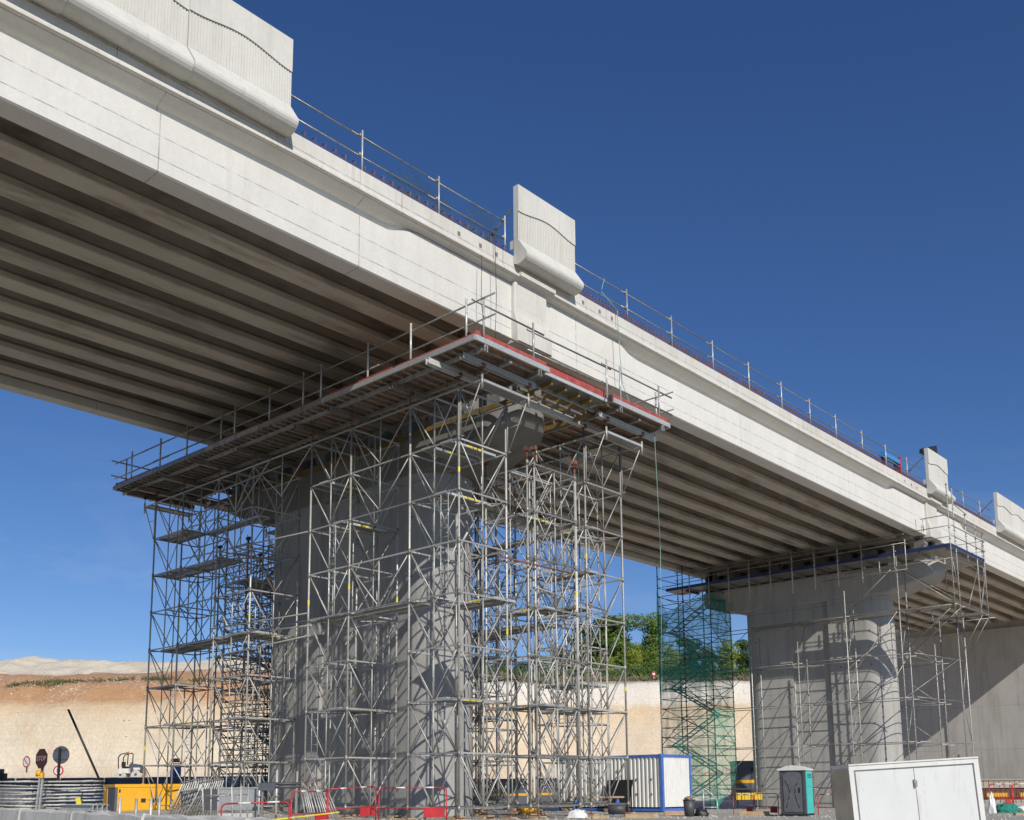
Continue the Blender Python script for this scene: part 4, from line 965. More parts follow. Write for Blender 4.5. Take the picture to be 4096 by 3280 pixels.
for i, (a, b) in enumerate(((.10, W/2-.006), (W/2+.006, W-.10))):
    d = MB().box((a,-.012,.04),(b,.02,H-.12)).build('door', wm, cb)
    if i == 0: MB().tube((b-.01,-.035,1.0),(b-.01,-.035,1.16),.014,8).box((b-.03,-.034,1.02),(b+.04,-.013,1.14)).build('hinge', MAT['galvd'], d); MB().box((a+.2,-.05,.25),(a+.24,-.013,.42)).build('handle', MAT['dark'], d)
for x in (.0, W-.3): MB().prism([(x-.02,H+.03),(x+.04,H+.03),(x+.02,H+.10)], .1, .13, ax=1).build('lifting_lug', MAT['rust'], cb)
# generator
g0 = gp(481, 53); ge = thing('generator', 'yellow and grey site generator cabinet on the left', 'generator', (g0.x, g0.y, 0), VA+rad(34))
L, D, H = 3.35, 2.6, 1.5
MB().box((0,0,.12),(L,D,H-.16)).build('housing', MAT['yellow'], ge)
MB().box((-.03,-.03,H-.16),(L+.03,D+.03,H)).build('roof', MAT['yellow'], ge)
MB().box((-.012,.0,.12),(.0,1.55,H-.17)).box((-.001,-.012,.12),(.12,.0,H-.17)).build('end_panel', MAT['slate'], ge)
MB().box((-.03,1.6,.2),(-.005,2.45,H-.22)).build('end_door', MAT['yellow'], ge)
for a, b in ((.22, 1.66), (1.72, L-.08)):
    d = MB().box((a,-.02,.18),(b,.0,H-.2)).build('door', MAT['yellow'], ge)
    hx = b-.36 if a < 1 else a+.12
    MB().box((hx,-.032,.55),(hx+.24,-.021,.76)).build('handle', MAT['black'], d)
    for z in (.3, H-.42): MB().box((a-.04 if a < 1 else b-.04,-.035,z),(a+.04 if a < 1 else b+.04,-.021,z+.16)).build('hinge', MAT['black'], d)
MB().box((0,0,0),(L,D,.12)).build('base_frame', MAT['dark'], ge)
MB().tube((L*.45,.6,H),(L*.45,.6,H+.03),.09,10).build('filler_cap', MAT['yellow'], ge)
text('lettering', 'DANGER', .05, MAT['redpaint'], ge, Matrix.Translation((1.69,-.026,.68)) @ Matrix.Rotation(math.pi/2, 4, 'X'))
# ------------------------------------------------------------------ barriers
def jersey_mesh(L):
    m = MB(); pr = [(-.3,0),(.3,0),(.3,.10),(.14,.32),(.10,.78),(.07,.82),(-.07,.82),(-.10,.78),(-.14,.32),(-.3,.10)]
    rr = []
    for i in range(9):
        x = .03+(L-.06)*i/8; rr.append([(x, y+random.uniform(-.008,.008), z+(random.uniform(-.035,.01) if z > .7 else 0)) for y, z in pr])
    m.loft(rr); return m
A = sd(-18.0, 31.75); B = sd(-2.6, 12.5); dr_ = (B-A); ln = dr_.length; dr_ /= ln; ang = math.atan2(dr_.y, dr_.x); k = 0; L = 3.9
labs = ['concrete safety barrier at the bottom left corner of the photo', 'long concrete barrier in front of the stacked frames', 'concrete barrier in front of the yellow generator', 'concrete barrier in front of the leaning frames', 'concrete barrier reaching the bottom edge near the red barriers', 'nearest concrete barrier, mostly below the photo edge', 'last concrete barrier of the foreground row']
while k*L < ln+1:
    p = A+dr_*(k*L); v = Vector((p.x, p.y, 0)); z = ground(v.dot(RH), v.dot(FH))
    t = tag(jersey_mesh(L-.05).build('concrete_barrier', MAT['jersey']), labs[min(k, 6)], 'barrier', 'concrete barriers along the foreground'); t.location = (p.x, p.y, -.06); t.rotation_euler = (0, 0, ang); k += 1
for i in range(6):
    px = -260+175*i; p = gp(px, 70, -.02); q = gp(px+168, 69.5, -.02); a = math.atan2(q.y-p.y, q.x-p.x)
    t = tag(jersey_mesh((q-p).length-.05).build('concrete_barrier', MAT['slate']), ['far dark barrier beyond the left photo edge', 'far dark barrier left of the round sign', 'far dark barrier behind the road signs', 'far dark barrier under the leaning pole', 'far dark barrier in front of the road roller', 'far dark barrier beside the blue information sign'][i], 'barrier', 'dark barriers along the far road'); t.location = p; t.rotation_euler = (0, 0, a); t.scale = (1, 1, 1.05)  # slate colour stands for shade on these concrete barriers
def red_barrier(p, rz, label, W=2.0, H=1.08, tilt=0, cat='barrier'):
    t = thing('crowd_barrier', label, cat, p, rz, 'red and white tube barriers'); t.rotation_euler = (0, tilt, rz)
    r = .13; fr = [(0,0,0),(0,0,H-r)]+[(r-r*math.cos(a),0,H-r+r*math.sin(a)) for a in (math.pi*i/12 for i in range(1,7))]+[(W-r+r*math.sin(a),0,H-r+r*math.cos(a)) for a in (math.pi*i/12 for i in range(1,6))]+[(W,0,H-r),(W,0,0)]
    MB().path(fr, .021, 7).build('frame', MAT['redpaint'], t)
    MB().tube((0,0,.48),(W,0,.48),.018,7).build('rail', MAT['redpaint'], t)
    for x in (.5, 1.35): MB().tube((x*W/2,0,H),(x*W/2+.28,0,H),.025,7).build('white_band', MAT['white'], t)
    MB().box((W*.66,-.012,.20),(W-.06,.012,.47)).build('plate', MAT['redpaint'], t)
    for x in (.12, W-.12): MB().bar((x,-.25,.02),(x,.25,.02),.04,.03).build('foot', MAT['redpaint'], t)
    return t
def rb(pxa, pxb, d, dz, label, d2=None, tilt=0, H=1.08):
    a = gp(pxa, d); b = gp(pxb, d2 or d); a.z = dz; red_barrier(a, math.atan2(b.y-a.y, b.x-a.x), label, W=(Vector((b.x,b.y,0))-Vector((a.x,a.y,0))).length, tilt=tilt, H=H)
rb(1520, 1785, 31, .08, 'red and white barrier nearest the tower foot, its plate at the right')
rb(1322, 1508, 30, .05, 'red and white barrier second from the tower foot', 32, rad(-2))
rb(1175, 1316, 27.5, .0, 'red and white barrier in front of the leaning props', 29)
rb(905, 1172, 24.5, -.28, 'faded red barrier in front of the galvanised skip', 25, rad(-1.5))
rb(2912, 2990, 50, -.35, 'red barrier left of the portable toilet, under the green net', 49)
rb(2996, 3088, 49, -.3, 'red barrier close to the left side of the portable toilet', 48)
rb(3245, 3345, 48, -.35, 'red barrier between the portable toilet and the white cabinet', 47)
rb(3920, 4008, 42, .05, 'red barrier right of the white cabinet')
rb(4012, 4096, 42, .05, 'red barrier at the far right photo edge')
# ------------------------------------------------------------------ stacks and leaning gear on the left
def flat_frame():
    m = MB()
    for y in (0, .85): m.tube((0,y,0),(1.1,y,0),.027,6)
    for x in (.03, .38, .73, 1.07): m.tube((x,0,0),(x,.85,0),.02,6)
    return m
ffm = None
def stack(pxa, d, n, rz, label, grp):
    global ffm
    p = gp(pxa, d)
    for i in range(n):
        if ffm is None: o = flat_frame().build('stacked_grid', steel('dull_frame_steel', c=(.52,.505,.46), rust=(.22,.17,.13), amt=.6, lo=.5, metal=.05, rough=.7)); ffm = o.data
        else: o = bpy.data.objects.new('stacked_grid', ffm); COL.objects.link(o)
        tag(o, label if 0 < i < n-1 else label.replace('one of the', 'topmost of the' if i else 'lowest of the'), 'steel frame', grp)
        o.location = (p.x+random.uniform(-.04,.04), p.y+random.uniform(-.04,.04), .05+i*.098); o.rotation_euler = (random.uniform(-.02,.02), random.uniform(-.035,.035), VA+rad(rz)+random.uniform(-.13,.13))
stack(20, 30.5, 15, -8, 'one of the flat steel frames in the leftmost stack', 'flat frames in the leftmost stack')
stack(188, 31, 15, 18, 'one of the flat steel frames in the stack behind the lamp post', 'flat frames in the stack behind the lamp post')
stack(262, 32.5, 15, 5, 'one of the flat steel frames in the stack beside the generator', 'flat frames in the stack beside the generator')
bp0 = gp(322, 25.5); bm_ = None
for i in range(5):
    for j in range(4):
        if bm_ is None:
            m = MB(); m.box((0,-.05,0),(1.5,.05,.012)).box((0,-.05,.138),(1.5,.05,.15)).box((0,-.008,.013),(1.5,.008,.137)); o = m.build('stacked_beam', MAT['alu']); bm_ = o.data
        else: o = bpy.data.objects.new('stacked_beam', bm_); COL.objects.link(o)
        tag(o, 'one of the pale metal beams piled in front of the generator', 'beam', 'metal beams piled in front of the generator')
        a = VA-rad(38)+random.uniform(-.015,.015); off = Matrix.Rotation(VA-rad(38), 4, 'Z') @ Vector((-.6, j*.125, 0)); o.location = (bp0.x+off.x, bp0.y+off.y, .04+i*.152); o.rotation_euler = (0, 0, a)
def lean_frame(p, rz, lean, label, h=1.5, w=.9, grp='tube frames leaning beside the generator'):
    t = thing('tube_trestle', label, 'tube frame', p, 0, grp); t.rotation_euler = (lean, 0, rz)
    MB().tube((0,0,0),(0,0,h),.024,6).build('stile', MAT['galv'], t); MB().tube((w,0,0),(w,0,h),.024,6).build('stile', MAT['galv'], t)
    for z in (.25, h-.25): MB().tube((0,0,z),(w,0,z),.018,6).build('rung', MAT['galvd'], t)
    for x in (0, w): MB().path([(x,0,h),(x,.05,h+.05),(x,.1,h-.03)],.02,5).build('hook', MAT['galvd'], t)
for i in range(11):
    p = gp(668+i*13, 33+i*.25); p.z = 0
    lean_frame(p, VA+rad(66), rad(31-i*1.5), 'one of the tube frames leaning in a row right of the generator' if 0 < i < 10 else ('first frame of the row leaning right of the generator' if i == 0 else 'last frame of the row, nearest the galvanised skip'), h=1.55)
for i in range(3):
    p = gp(835+i*26, 28.5); p.z = 0
    lean_frame(p, VA+rad(8*i), rad(12-6*i), ['pale tube frame standing before the leaning row', 'pale tube frame between the leaning row and the skip', 'pale tube frame touching the galvanised skip'][i], h=1.25, w=.8)
# skip / galvanised box
p = gp(888, 33); sk_ = thing('galvanised_skip', 'galvanised sheet metal tray behind the faded red barrier', 'metal box', (p.x, p.y, .05), VA+rad(3))
MB().box((0,0,.45),(1.24,.03,1.14)).box((-.02,-.02,1.12),(1.26,.05,1.17)).build('front_sheet', MAT['galvb'], sk_)
MB().box((-.5,.0,.45),(-.02,1.2,1.12)).build('side_sheet', MAT['dark'], sk_)
MB().box((0,.04,.45),(1.24,1.1,.5)).build('floor', MAT['dark'], sk_)
for x in (.02, 1.16): MB().box((x,0,0),(x+.06,.06,.45)).build('leg', MAT['galvd'], sk_)
MB().box((.1,-.5,.2),(1.2,-.45,.36)).build('tray', MAT['galvb'], sk_)
# leaning props
for i in range(13):
    p = gp(1238+i*11+random.uniform(-3,3), 33.5+.1*i); p.z = 0.02
    t = thing('steel_prop', 'one of the rusty tipped steel props leaning in a fan before the pier' if 0 < i < 12 else ('leftmost prop of the leaning fan' if i == 0 else 'rightmost prop of the leaning fan'), 'prop', p, 0, 'steel props leaning in a fan before the pier')
    t.rotation_euler = (rad(random.uniform(-6,-3)), rad(-13-i*.9), VA); h = 1.42+random.uniform(-.1,.12)+i*.008
    MB().tube((0,0,.0),(0,0,h*.75),.024,7).build('outer_tube', MAT['galv'], t); MB().tube((0,0,h*.75),(0,0,h-.08),.018,7).build('inner_tube', MAT['galvd'], t)
    MB().tube((0,0,h-.08),(0,0,h),.019,6).build('tip', MAT['rust'], t)
# standing tubes with base collars and the pipe bundle
for px, h, l in ((1048, 1.55, 'upright tube behind the galvanised skip'), (1116, 1.75, 'upright scaffold tube with a wide collar, right of the skip'), (1196, 1.7, 'upright tube just left of the leaning props')):
    p = gp(px, 32.5); t = thing('upright_tube', l, 'tube', (p.x, p.y, 0), 0, 'upright tubes near the red barriers')
    MB().tube((0,0,0),(0,0,h),.036,8).build('tube', MAT['galv'], t); MB().tube((0,0,.92),(0,0,.97),.085,10).build('collar', MAT['galvd'], t)
p = gp(1046, 31); t = thing('pipe_bundle', 'dark bundle of pipes held level right of the skip', 'pipes', (p.x, p.y, 1.15), VA)
for i in range(4): MB().tube((0+.02*i,.09*(i % 2),.10*(i//2)+.06),(1.25,.09*(i % 2),.10*(i//2)+.06),.045,8).build('pipe', MAT['dark'], t)
MB().box((0,-.05,-.04),(.5,-.02,.18)).build('plate', MAT['slate'], t); MB().box((.08,0,-1.15),(.14,.06,-.05)).build('stand', MAT['galvd'], t); MB().box((1.1,0,-1.15),(1.16,.06,.0)).build('stand', MAT['galvd'], t)
for px, l in ((502, 'short upright stub tube left of the generator doors'), (566, 'thick short stub tube in front of the generator'), (624, 'short stub tube right of the generator latch'), (657, 'stub tube at the right end of the generator')):
    p = gp(px, 24); tag(MB().tube((p.x,p.y,0),(p.x,p.y,.95+.05*random.random()),.034,8).build('stub_tube', MAT['galv']), l, 'tube', 'stub tubes before the generator')
p = gp(1085, 25); t = tag(MB().box((0,0,0),(1.6,.12,.03)).box((.2,.2,.0),(1.7,.3,.03)).build('yellow_boards', MAT['lemon']), 'bright yellow strips lying behind the red barrier', 'strips'); t.location = (p.x, p.y, .38); t.rotation_euler = (0, rad(-6), VA)
p = gp(350, 29.5); t = tag(MB().box((0,0,0),(.13,.05,.75)).build('yellow_wedge', MAT['lemon']), 'yellow board leaning at the left end of the generator', 'board'); t.location = (p.x, p.y, .2); t.rotation_euler = (0, rad(-14), VA)
p = gp(1395, 32); t = tag(MB().box((0,0,0),(.8,.3,.16)).box((.05,-.3,.0),(.75,-.02,.1)).build('metal_tray', MAT['galvb']), 'flat galvanised tray at the foot of the leaning props', 'tray'); t.location = (p.x, p.y, 0.02); t.rotation_euler = (0, 0, VA)
# ------------------------------------------------------------------ signs
def post(t, h, r=.035, mat='slate'): MB().box((-r,-r,0),(r,r,h)).build('post', MAT[mat], t)
p = gp(188, 36); s_ = thing('stop_sign', 'octagonal stop sign with shade coloured into its face, by the frame stacks', 'road sign', (p.x, p.y, 0), VA-rad(34))
post(s_, 2.05); oc = [(.37*math.cos(math.pi/8+i*math.pi/4), 2.28+.37*math.sin(math.pi/8+i*math.pi/4)) for i in range(8)]
MB().prism(oc, -.06, -.04, ax=1).build('plate', MAT['signbrown'], s_)
text('lettering', 'STOP', .24, plain('shade_dulled_lettering', (.36,.26,.25)), s_, Matrix.Translation((0,-.065,2.28)) @ Matrix.Rotation(math.pi/2, 4, 'X'))  # lettering colour dulled along with the shade-coloured plate
p = gp(262, 42); s_ = thing('round_sign', 'large grey back of a round road sign above a smaller speed sign', 'road sign', (p.x, p.y, 0), VA-rad(8))
MB().box((-.04,-.20,0),(.04,-.115,2.9)).build('post', MAT['black'], s_); MB().tube((0,-.05,2.62),(0,-.08,2.62),.36,32).build('plate', MAT['signback'], s_)
MB().tube((0,-.049,2.62),(0,-.04,2.62),.365,32).build('rim', MAT['redpaint'], s_)
MB().box((-.3,-.10,2.80),(.3,-.082,2.83)).box((-.3,-.10,2.42),(.3,-.082,2.45)).build('clamp', MAT['dark'], s_)
p = gp(254, 44); s_ = thing('speed_sign', 'small round white speed limit sign with a red ring', 'road sign', (p.x, p.y, 0), VA)
post(s_, 2.2, .03); MB().tube((0,-.06,2.02),(0,-.04,2.02),.22,32).build('ring', MAT['redpaint'], s_); MB().tube((0,-.07,2.02),(0,-.061,2.02),.165,32).build('plate', MAT['white'], s_)
text('lettering', '70', .2, MAT['black'], s_, Matrix.Translation((0,-.076,2.02)) @ Matrix.Rotation(math.pi/2, 4, 'X'))
p = pt(106, 3090, 92); s_ = thing('warning_sign', 'small far round sign with a red ring and slash standing on the pale slope', 'road sign', (p.x, p.y, p.z), VA-rad(30))
post(s_, .9, .05); MB().tube((0,-.08,.95),(0,-.05,.95),.52,24).build('ring', MAT['redpaint'], s_); MB().tube((0,-.09,.95),(0,-.081,.95),.40,24).build('plate', MAT['white'], s_); MB().bar((-.25,-.1,1.2),(.25,-.1,.7),.08,.02).build('slash', MAT['dark'], s_)
p = gp(174, 27); s_ = thing('warning_lamp', 'amber flashing lamp on a pale double post among the frame stacks', 'lamp', (p.x, p.y, 0), VA); s_.rotation_euler = (0, rad(3), VA)
MB().box((-.05,-.03,0),(-.01,.03,1.5)).box((.03,-.03,0),(.07,.03,1.45)).build('post', MAT['galvb'], s_); MB().box((-.08,-.05,1.48),(.06,.05,1.62)).build('battery_box', MAT['yellow'], s_)
MB().tube((-.13,-.02,1.60),(-.02,0,1.60),.085,12).build('lens', MAT['yellow'], s_)
p = gp(716, 80); s_ = thing('information_sign', 'red and blue information sign beyond the left towers', 'road sign', (p.x, p.y, ground(-26,80)), VA)
post(s_, 1.2, .05); MB().box((-.30,-.05,1.35),(.30,-.02,1.66)).build('top_board', MAT['redpaint'], s_); MB().box((-.42,-.05,.25),(.42,-.02,1.28)).build('board', MAT['bluepaint'], s_)
text('lettering', 'N 147', .2, MAT['white'], s_, Matrix.Translation((0,-.055,1.5)) @ Matrix.Rotation(math.pi/2, 4, 'X'))
MB().bar((-.25,-.06,.75),(.2,-.06,.75),.12,.02).bar((.05,-.06,.95),(.28,-.06,.75),.1,.02).bar((.05,-.06,.55),(.28,-.06,.75),.1,.02).build('arrow', MAT['white'], s_)
a = pt(273, 2838, 52); b = pt(405, 3135, 52)
tag(MB().tube(b, a, .06, 8).build('leaning_pole', MAT['black']), 'long dark pole leaning left in front of the pale quarry face', 'pole')
for px, l in ((25, 'dark upright block at the left photo edge behind the stacks'),):
    p = gp(px, 60); t = thing('dark_stand', l, 'stand', (p.x, p.y, p.z), VA); MB().box((-.3,-.2,0),(.3,.2,1.75)).build('body', MAT['black'], t); MB().box((-.2,-.1,1.75),(.15,.1,2.0)).build('cap', MAT['dark'], t)
p = gp(20, 45); t = thing('dark_car', 'dark rounded car body just inside the left photo edge', 'car', (p.x, p.y, 0), VA)
MB().loft([[(x, y, z*k_) for y, z in ((-.8,.35),(.8,.35),(.85,.8),(.7,1.2),(-.7,1.2),(-.85,.8))] for x, k_ in ((-2.2,.7),(-1.9,.95),(-.6,1.12),(.6,1.12),(1.3,.85),(1.6,.6))], smooth=True).build('body', MAT['slate'], t)
for x in (-1.4, .9): MB().tube((x,-.86,.33),(x,-.7,.33),.33,16).build('wheel', MAT['black'], t)
# road roller
p = pt(522, 3117, 95); t = thing('road_roller', 'small white tandem road roller with a black roll bar before the quarry face', 'roller', (p.x, p.y, p.z), VA-rad(8))
for x in (-.72, .78):
    d = MB().tube((x,-.55,.42),(x,.55,.42),.42,24).build('drum', plain('dusty_drum', (.55,.52,.45), .7), t); MB().tube((x,-.57,.42),(x,-.551,.42),.13,16).build('hub', MAT['slate'], d)
MB().box((-1.0,-.5,.55),(.2,.5,.98)).box((-.9,-.58,.5),(-.5,-.51,.9)).build('chassis', MAT['white'], t)
MB().prism([(.05,.62),(1.2,.55),(1.22,1.0),(.9,1.3),(.2,1.42),(.05,1.3)], -.5, .5, ax=1).build('bonnet', MAT['slate'], t)
MB().box((.5,-.52,.85),(1.15,-.505,1.05)).build('stripe', MAT['white'], t)
MB().box((-.75,-.3,.98),(-.3,.3,1.18)).box((-.8,-.3,1.18),(-.7,.3,1.6)).build('seat', MAT['black'], t)
for y in (-.45, .45): MB().path([(-1.0,y,.9),(-1.05,y,2.0),(-.85,y,2.28),(-.2,y,2.42),(-.1,y,2.3),(-.12,y,1.3)], .05, 7).build('roll_bar', MAT['black'], t)
MB().tube((-.1,0,1.1),(.02,0,1.5),.03,6).tube((.0,-.2,1.5),(.04,.2,1.52),.03,6).build('steering', MAT['black'], t)
MB().tube((-.15,-.3,2.4),(-.15,-.3,2.55),.06,8).build('beacon', MAT['orange'], t)
# ------------------------------------------------------------------ things round the container and toilet
p = gp(2738, 47); t = thing('rubbish_bin', 'round black rubbish bin overflowing with paper by the container end', 'bin', (p.x, p.y, -.2), 0)
MB().tube((0,0,0),(0,0,.72),.21,20,.27).tube((0,0,.72),(0,0,.76),.29,20).build('tub', MAT['dark'], t)
m = MB()
for i in range(10): a = random.uniform(0, 6.28); m.cbox((0,0,0), (.2,.14,.03), Matrix.Translation((.12*math.cos(a),.12*math.sin(a),.78+random.uniform(0,.1))) @ Matrix.Rotation(a,4,'Z') @ Matrix.Rotation(random.uniform(-.8,.8),4,'X'))
m.build('waste_paper', MAT['wood'], t)
def lump(name, p, size, mat, label, cat, n=5, seed=0):
    from mathutils import noise
    m = MB(); nu, nv = 22, 10; vs = []
    for j in range(nv+1):
        f = math.pi/2*j/nv
        for i in range(nu):
            a = 2*math.pi*i/nu; r = 1+.35*noise.noise(Vector((math.cos(a)*1.6+seed, math.sin(a)*1.6, f*2)))+.15*noise.noise(Vector((math.cos(a)*5+seed, math.sin(a)*5, f*6)))
            vs.append((size[0]*r*math.cos(a)*math.cos(f), size[1]*r*math.sin(a)*math.cos(f), size[2]*r*math.sin(f)))
    m.add(vs, [(j*nu+i, j*nu+(i+1) % nu, (j+1)*nu+(i+1) % nu, (j+1)*nu+i) for j in range(nv) for i in range(nu)], True)
    o = tag(m.build(name, mat), label, cat); o.location = p; o.rotation_euler = (0, 0, VA); return o
p = gp(2785, 47); lump('rubbish_sack', (p.x,p.y,-.22), (.35,.25,.35), MAT['black'], 'black rubbish sack beside the round bin', 'sack', seed=3)
p = gp(2300, 42); lump('white_sack', (p.x,p.y,-.08), (.42,.25,.30), MAT['sack'], 'crumpled white sack lying right of the tower feet', 'sack', seed=5)
p = gp(3985, 42); lump('net_heap', (p.x,p.y,-.02), (.55,.3,.36), MAT['netpile'], 'heap of dark green netting on the ground right of the cabinet', 'netting', seed=8)
p = gp(4060, 43); lump('white_sack', (p.x,p.y,-.02), (.6,.3,.25), MAT['sack'], 'pale filled sack behind the green netting heap', 'sack', seed=9)
p = gp(3925, 41.5); lump('white_sack', (p.x,p.y,-.02), (.16,.15,.75), MAT['sack'], 'narrow upright white bag beside the white cabinet edge', 'sack', seed=11)
p = gp(2455, 43); t = thing('mesh_roll', 'dark roll of wire mesh lying before the container', 'roll', (p.x, p.y, .02), VA-rad(15))
MB().tube((-.36,.0,.2),(.34,0,.2),.2,20).build('roll', MAT['dark'], t); MB().tube((.345,0,.2),(.35,0,.2),.09,16).build('core', MAT['black'], t)
p = gp(2795, 47); t = thing('guard_gate', 'pale aluminium guard frame standing right of the container', 'frame', (p.x, p.y, -.2), VA-rad(8))
MB().path([(0,0,.1),(0,0,1.22),(.15,0,1.2),(.6,0,.75),(.62,0,.0),(0.05,0,.0),(0,0,.1)],.028,7).build('frame', MAT['galvb'], t); 
for z in (.4, .8): MB().tube((0,0,z),(.61,0,z),.022,7).build('rail', MAT['galvb'], t)
def timber(px, d, L, rz, label, n=2, h=.1):
    p = gp(px, d); t = thing('timber_pile', label, 'timber', p, VA+rad(rz), 'timber packing on the ground')
    for i in range(n): MB().box((random.uniform(-.05,.05),-.09+.05*(i % 2),i*h),(L,.09+.05*(i % 2),(i+1)*h-.004)).build('timber', MAT['wood'], t)
timber(2640, 49, .9, 0, 'timber blocks under the near corner of the container')
timber(2480, 42, 1.4, 4, 'long timber behind the last tower foot')
timber(2480, 38.5, .85, 0, 'timber block in front of the last tower foot', 1, .14)
timber(2360, 38.5, .6, 8, 'timber block between the white sack and the last tower foot', 1, .12)
timber(4010, 40.5, 1.2, 2, 'low board at the right photo edge in front of the green netting', 1, .1)
timber(2930, 48, 1.4, -12, 'reddish timber ramp under the red barriers left of the toilet', 2)
# packing under the tower feet
pk = 0
for key, t0 in list(T.items()):
    if not t0: continue
    dl = t0.location
    for cx, cy in ((0,0),(W_,0),(0,2.9),(W_,2.9)):
        if key[0] == 'b' and cy > 1 and key not in ('b0','b1'): continue
        p = Vector((dl.x+cx, dl.y+cy, 0)); g = gz(p.x, p.y)
        o = MB().box((-.32,-.16,-.14),(.32,.16,-.055)).box((-.2,-.3,-.053),(.2,.3,0.0)).build('foot_timber', MAT['wood'], t0); o.location = (cx, cy, 0)
# far site huts and yellow fence
for px, w_, d, z0, h, l in ((1880, 4.6, 84, -.5, 2.3, 'dark slate site hut low behind the near towers'), (2140, 4.2, 86, -.5, 2.35, 'second dark slate site hut left of the container'), (2925, 5.4, 108, -.3, 4.0, 'dark slate flat roofed hut between the green net and the farther pier')):
    p = gp(px, d); t = thing('site_hut', l, 'hut', (p.x, p.y, z0), VA, 'dark site huts in the background')
    MB().box((0,0,0),(w_,2.5,h)).build('body', MAT['slate'], t); MB().box((-.05,-.05,h),(w_+.05,2.55,h+.12)).build('roof', MAT['dark'], t); MB().box((0,-.02,h*.45),(w_,-.004,h*.53)).build('stripe', MAT['yellow'], t)
    MB().box((w_*.3,-.02,h*.56),(w_*.55,-.003,h*.85)).build('window', MAT['black'], t)
p = gp(2925, 60); t = tag(MB().box((0,0,.55),(1.5,.04,.95)).build('mesh_fence', perforated('yellow_mesh', (.75,.5,.03), .14, .14)), 'yellow plastic mesh fence left of the farther pier foot', 'fence'); t.location = p; t.rotation_euler = (0, 0, VA)
# reinforcement cage on the right
p = gp(3900, 52); t = thing('rebar_cage', 'rusty reinforcement cage on the far right behind the red barriers', 'reinforcement', (p.x, p.y, .2), VA)
for i in range(15): MB().tube((i*.26,0,0),(i*.26,0,1.12),.016,5).build('upright', MAT['rust'], t)
for z in (.3, .62, 1.1): MB().tube((-.1,-.03,z),(3.8,-.03,z),.024 if z > 1 else .016,5).build('bar', MAT['dark'] if z > 1 else MAT['rust'], t)
MB().box((0,.5,.15),(3.7,.6,.75)).build('backing_board', MAT['rust'], t)
MB().box((.3,.44,.25),(1.4,.49,.5)).box((2.0,.44,.25),(3.3,.49,.5)).build('yellow_board', MAT['yellow'], t)
# yellow bowl by the near towers
p = gp(2105, 50); t = tag(MB().tube((0,0,0),(0,0,.22),.35,18,.55).build('yellow_tub', MAT['yellow']), 'flat yellow tub on the ground behind the near towers', 'tub'); t.location = (p.x, p.y, -.05)
# boundary markers on the quarry rim
for px, l in ((2371, 'red and white marker post on the quarry rim nearer the towers'), (2613, 'red and white marker post on the quarry rim beside the green net')):
    s = (px-2048)/4070.5*181; z = ground(s, 180); t = thing('marker_post', l, 'marker post', sd(s, 180, z-.1), VA, 'marker posts on the quarry rim')
    MB().box((-.06,-.06,0),(.06,.06,1.6)).build('post', MAT['white'], t); MB().box((-.24,-.09,.9),(.24,-.06,1.9)).build('plate', MAT['redpaint'], t); MB().box((-.24,-.1,1.25),(.24,-.091,1.6)).build('band', MAT['white'], t)
# ------------------------------------------------------------------ vegetation
def leaf_cloud(m, blobs, n, size, rnd):
    tot = sum(b[3]*b[4]*b[5] for b in blobs)
    for cx, cy, cz, rx, ry, rz_ in blobs:
        k = int(n*rx*ry*rz_/tot)
        for _ in range(k):
            while True:
                u = Vector((rnd.uniform(-1,1), rnd.uniform(-1,1), rnd.uniform(-1,1)))
                if .30 < u.length < 1: break
            if rnd.random() < .5: u = u.normalized()*rnd.uniform(.82, 1.05)
            c = Vector((cx+u.x*rx, cy+u.y*ry, cz+u.z*rz_)); s = size*rnd.uniform(.6, 1.4)
            nrm = (u+Vector((rnd.uniform(-.9,.9), rnd.uniform(-.9,.9), rnd.uniform(-.4,.9)))).normalized()
            a = nrm.orthogonal().normalized(); a.rotate(Matrix.Rotation(rnd.uniform(0, 6.28), 3, nrm)); b = nrm.cross(a)
            m.add([c-a*s, c-b*s*.5+nrm*s*.15, c+a*s, c+b*s*.5-nrm*s*.1], [(0,1,2,3)])
def make_tree(kind, seed, label):
    rnd = random.Random(seed); t = thing('broadleaf_tree', label, 'tree', (0,0,0), 0, 'trees on the rim above the quarry')
    h = 10; blobs = []
    nb = 16 if kind != 1 else 12
    for i in range(nb):
        z = rnd.uniform(.20, .93)*h; w_ = 3.4*math.sin(math.pi*min(1, max(.08, (z/h-.02)*.93)))**.7
        a = rnd.uniform(0, 6.28); r = w_*rnd.uniform(.25, .85)
        s = rnd.uniform(1.0, 1.9)
        blobs.append((r*math.cos(a), r*math.sin(a), z, s*1.15, s*1.15, s*.8))
    blobs.append((0,0,h*.5,2.3,2.3,3.3))
    m = MB(); leaf_cloud(m, blobs, 5600 if kind != 1 else 4000, .22, rnd)
    m.build('crown', MAT['leaf'][kind], t, fix=False)
    tr = MB(); tr.tube((0,0,-1),(.1,.05,h*.35),.24,8,.17).tube((.1,.05,h*.35),(.0,.1,h*.8),.17,8,.05)
    for i in range(9):
        z = h*(.28+.05*i); b = blobs[i]; tr.tube((.05,.05,z),(b[0]*.8,b[1]*.8,b[2]),.08,6,.02)
    tr.build('trunk', MAT['bark'], t); return t
protos = [make_tree(0, 11, ''), make_tree(1, 12, ''), make_tree(2, 13, ''), make_tree(0, 14, '')]
used_ = set()
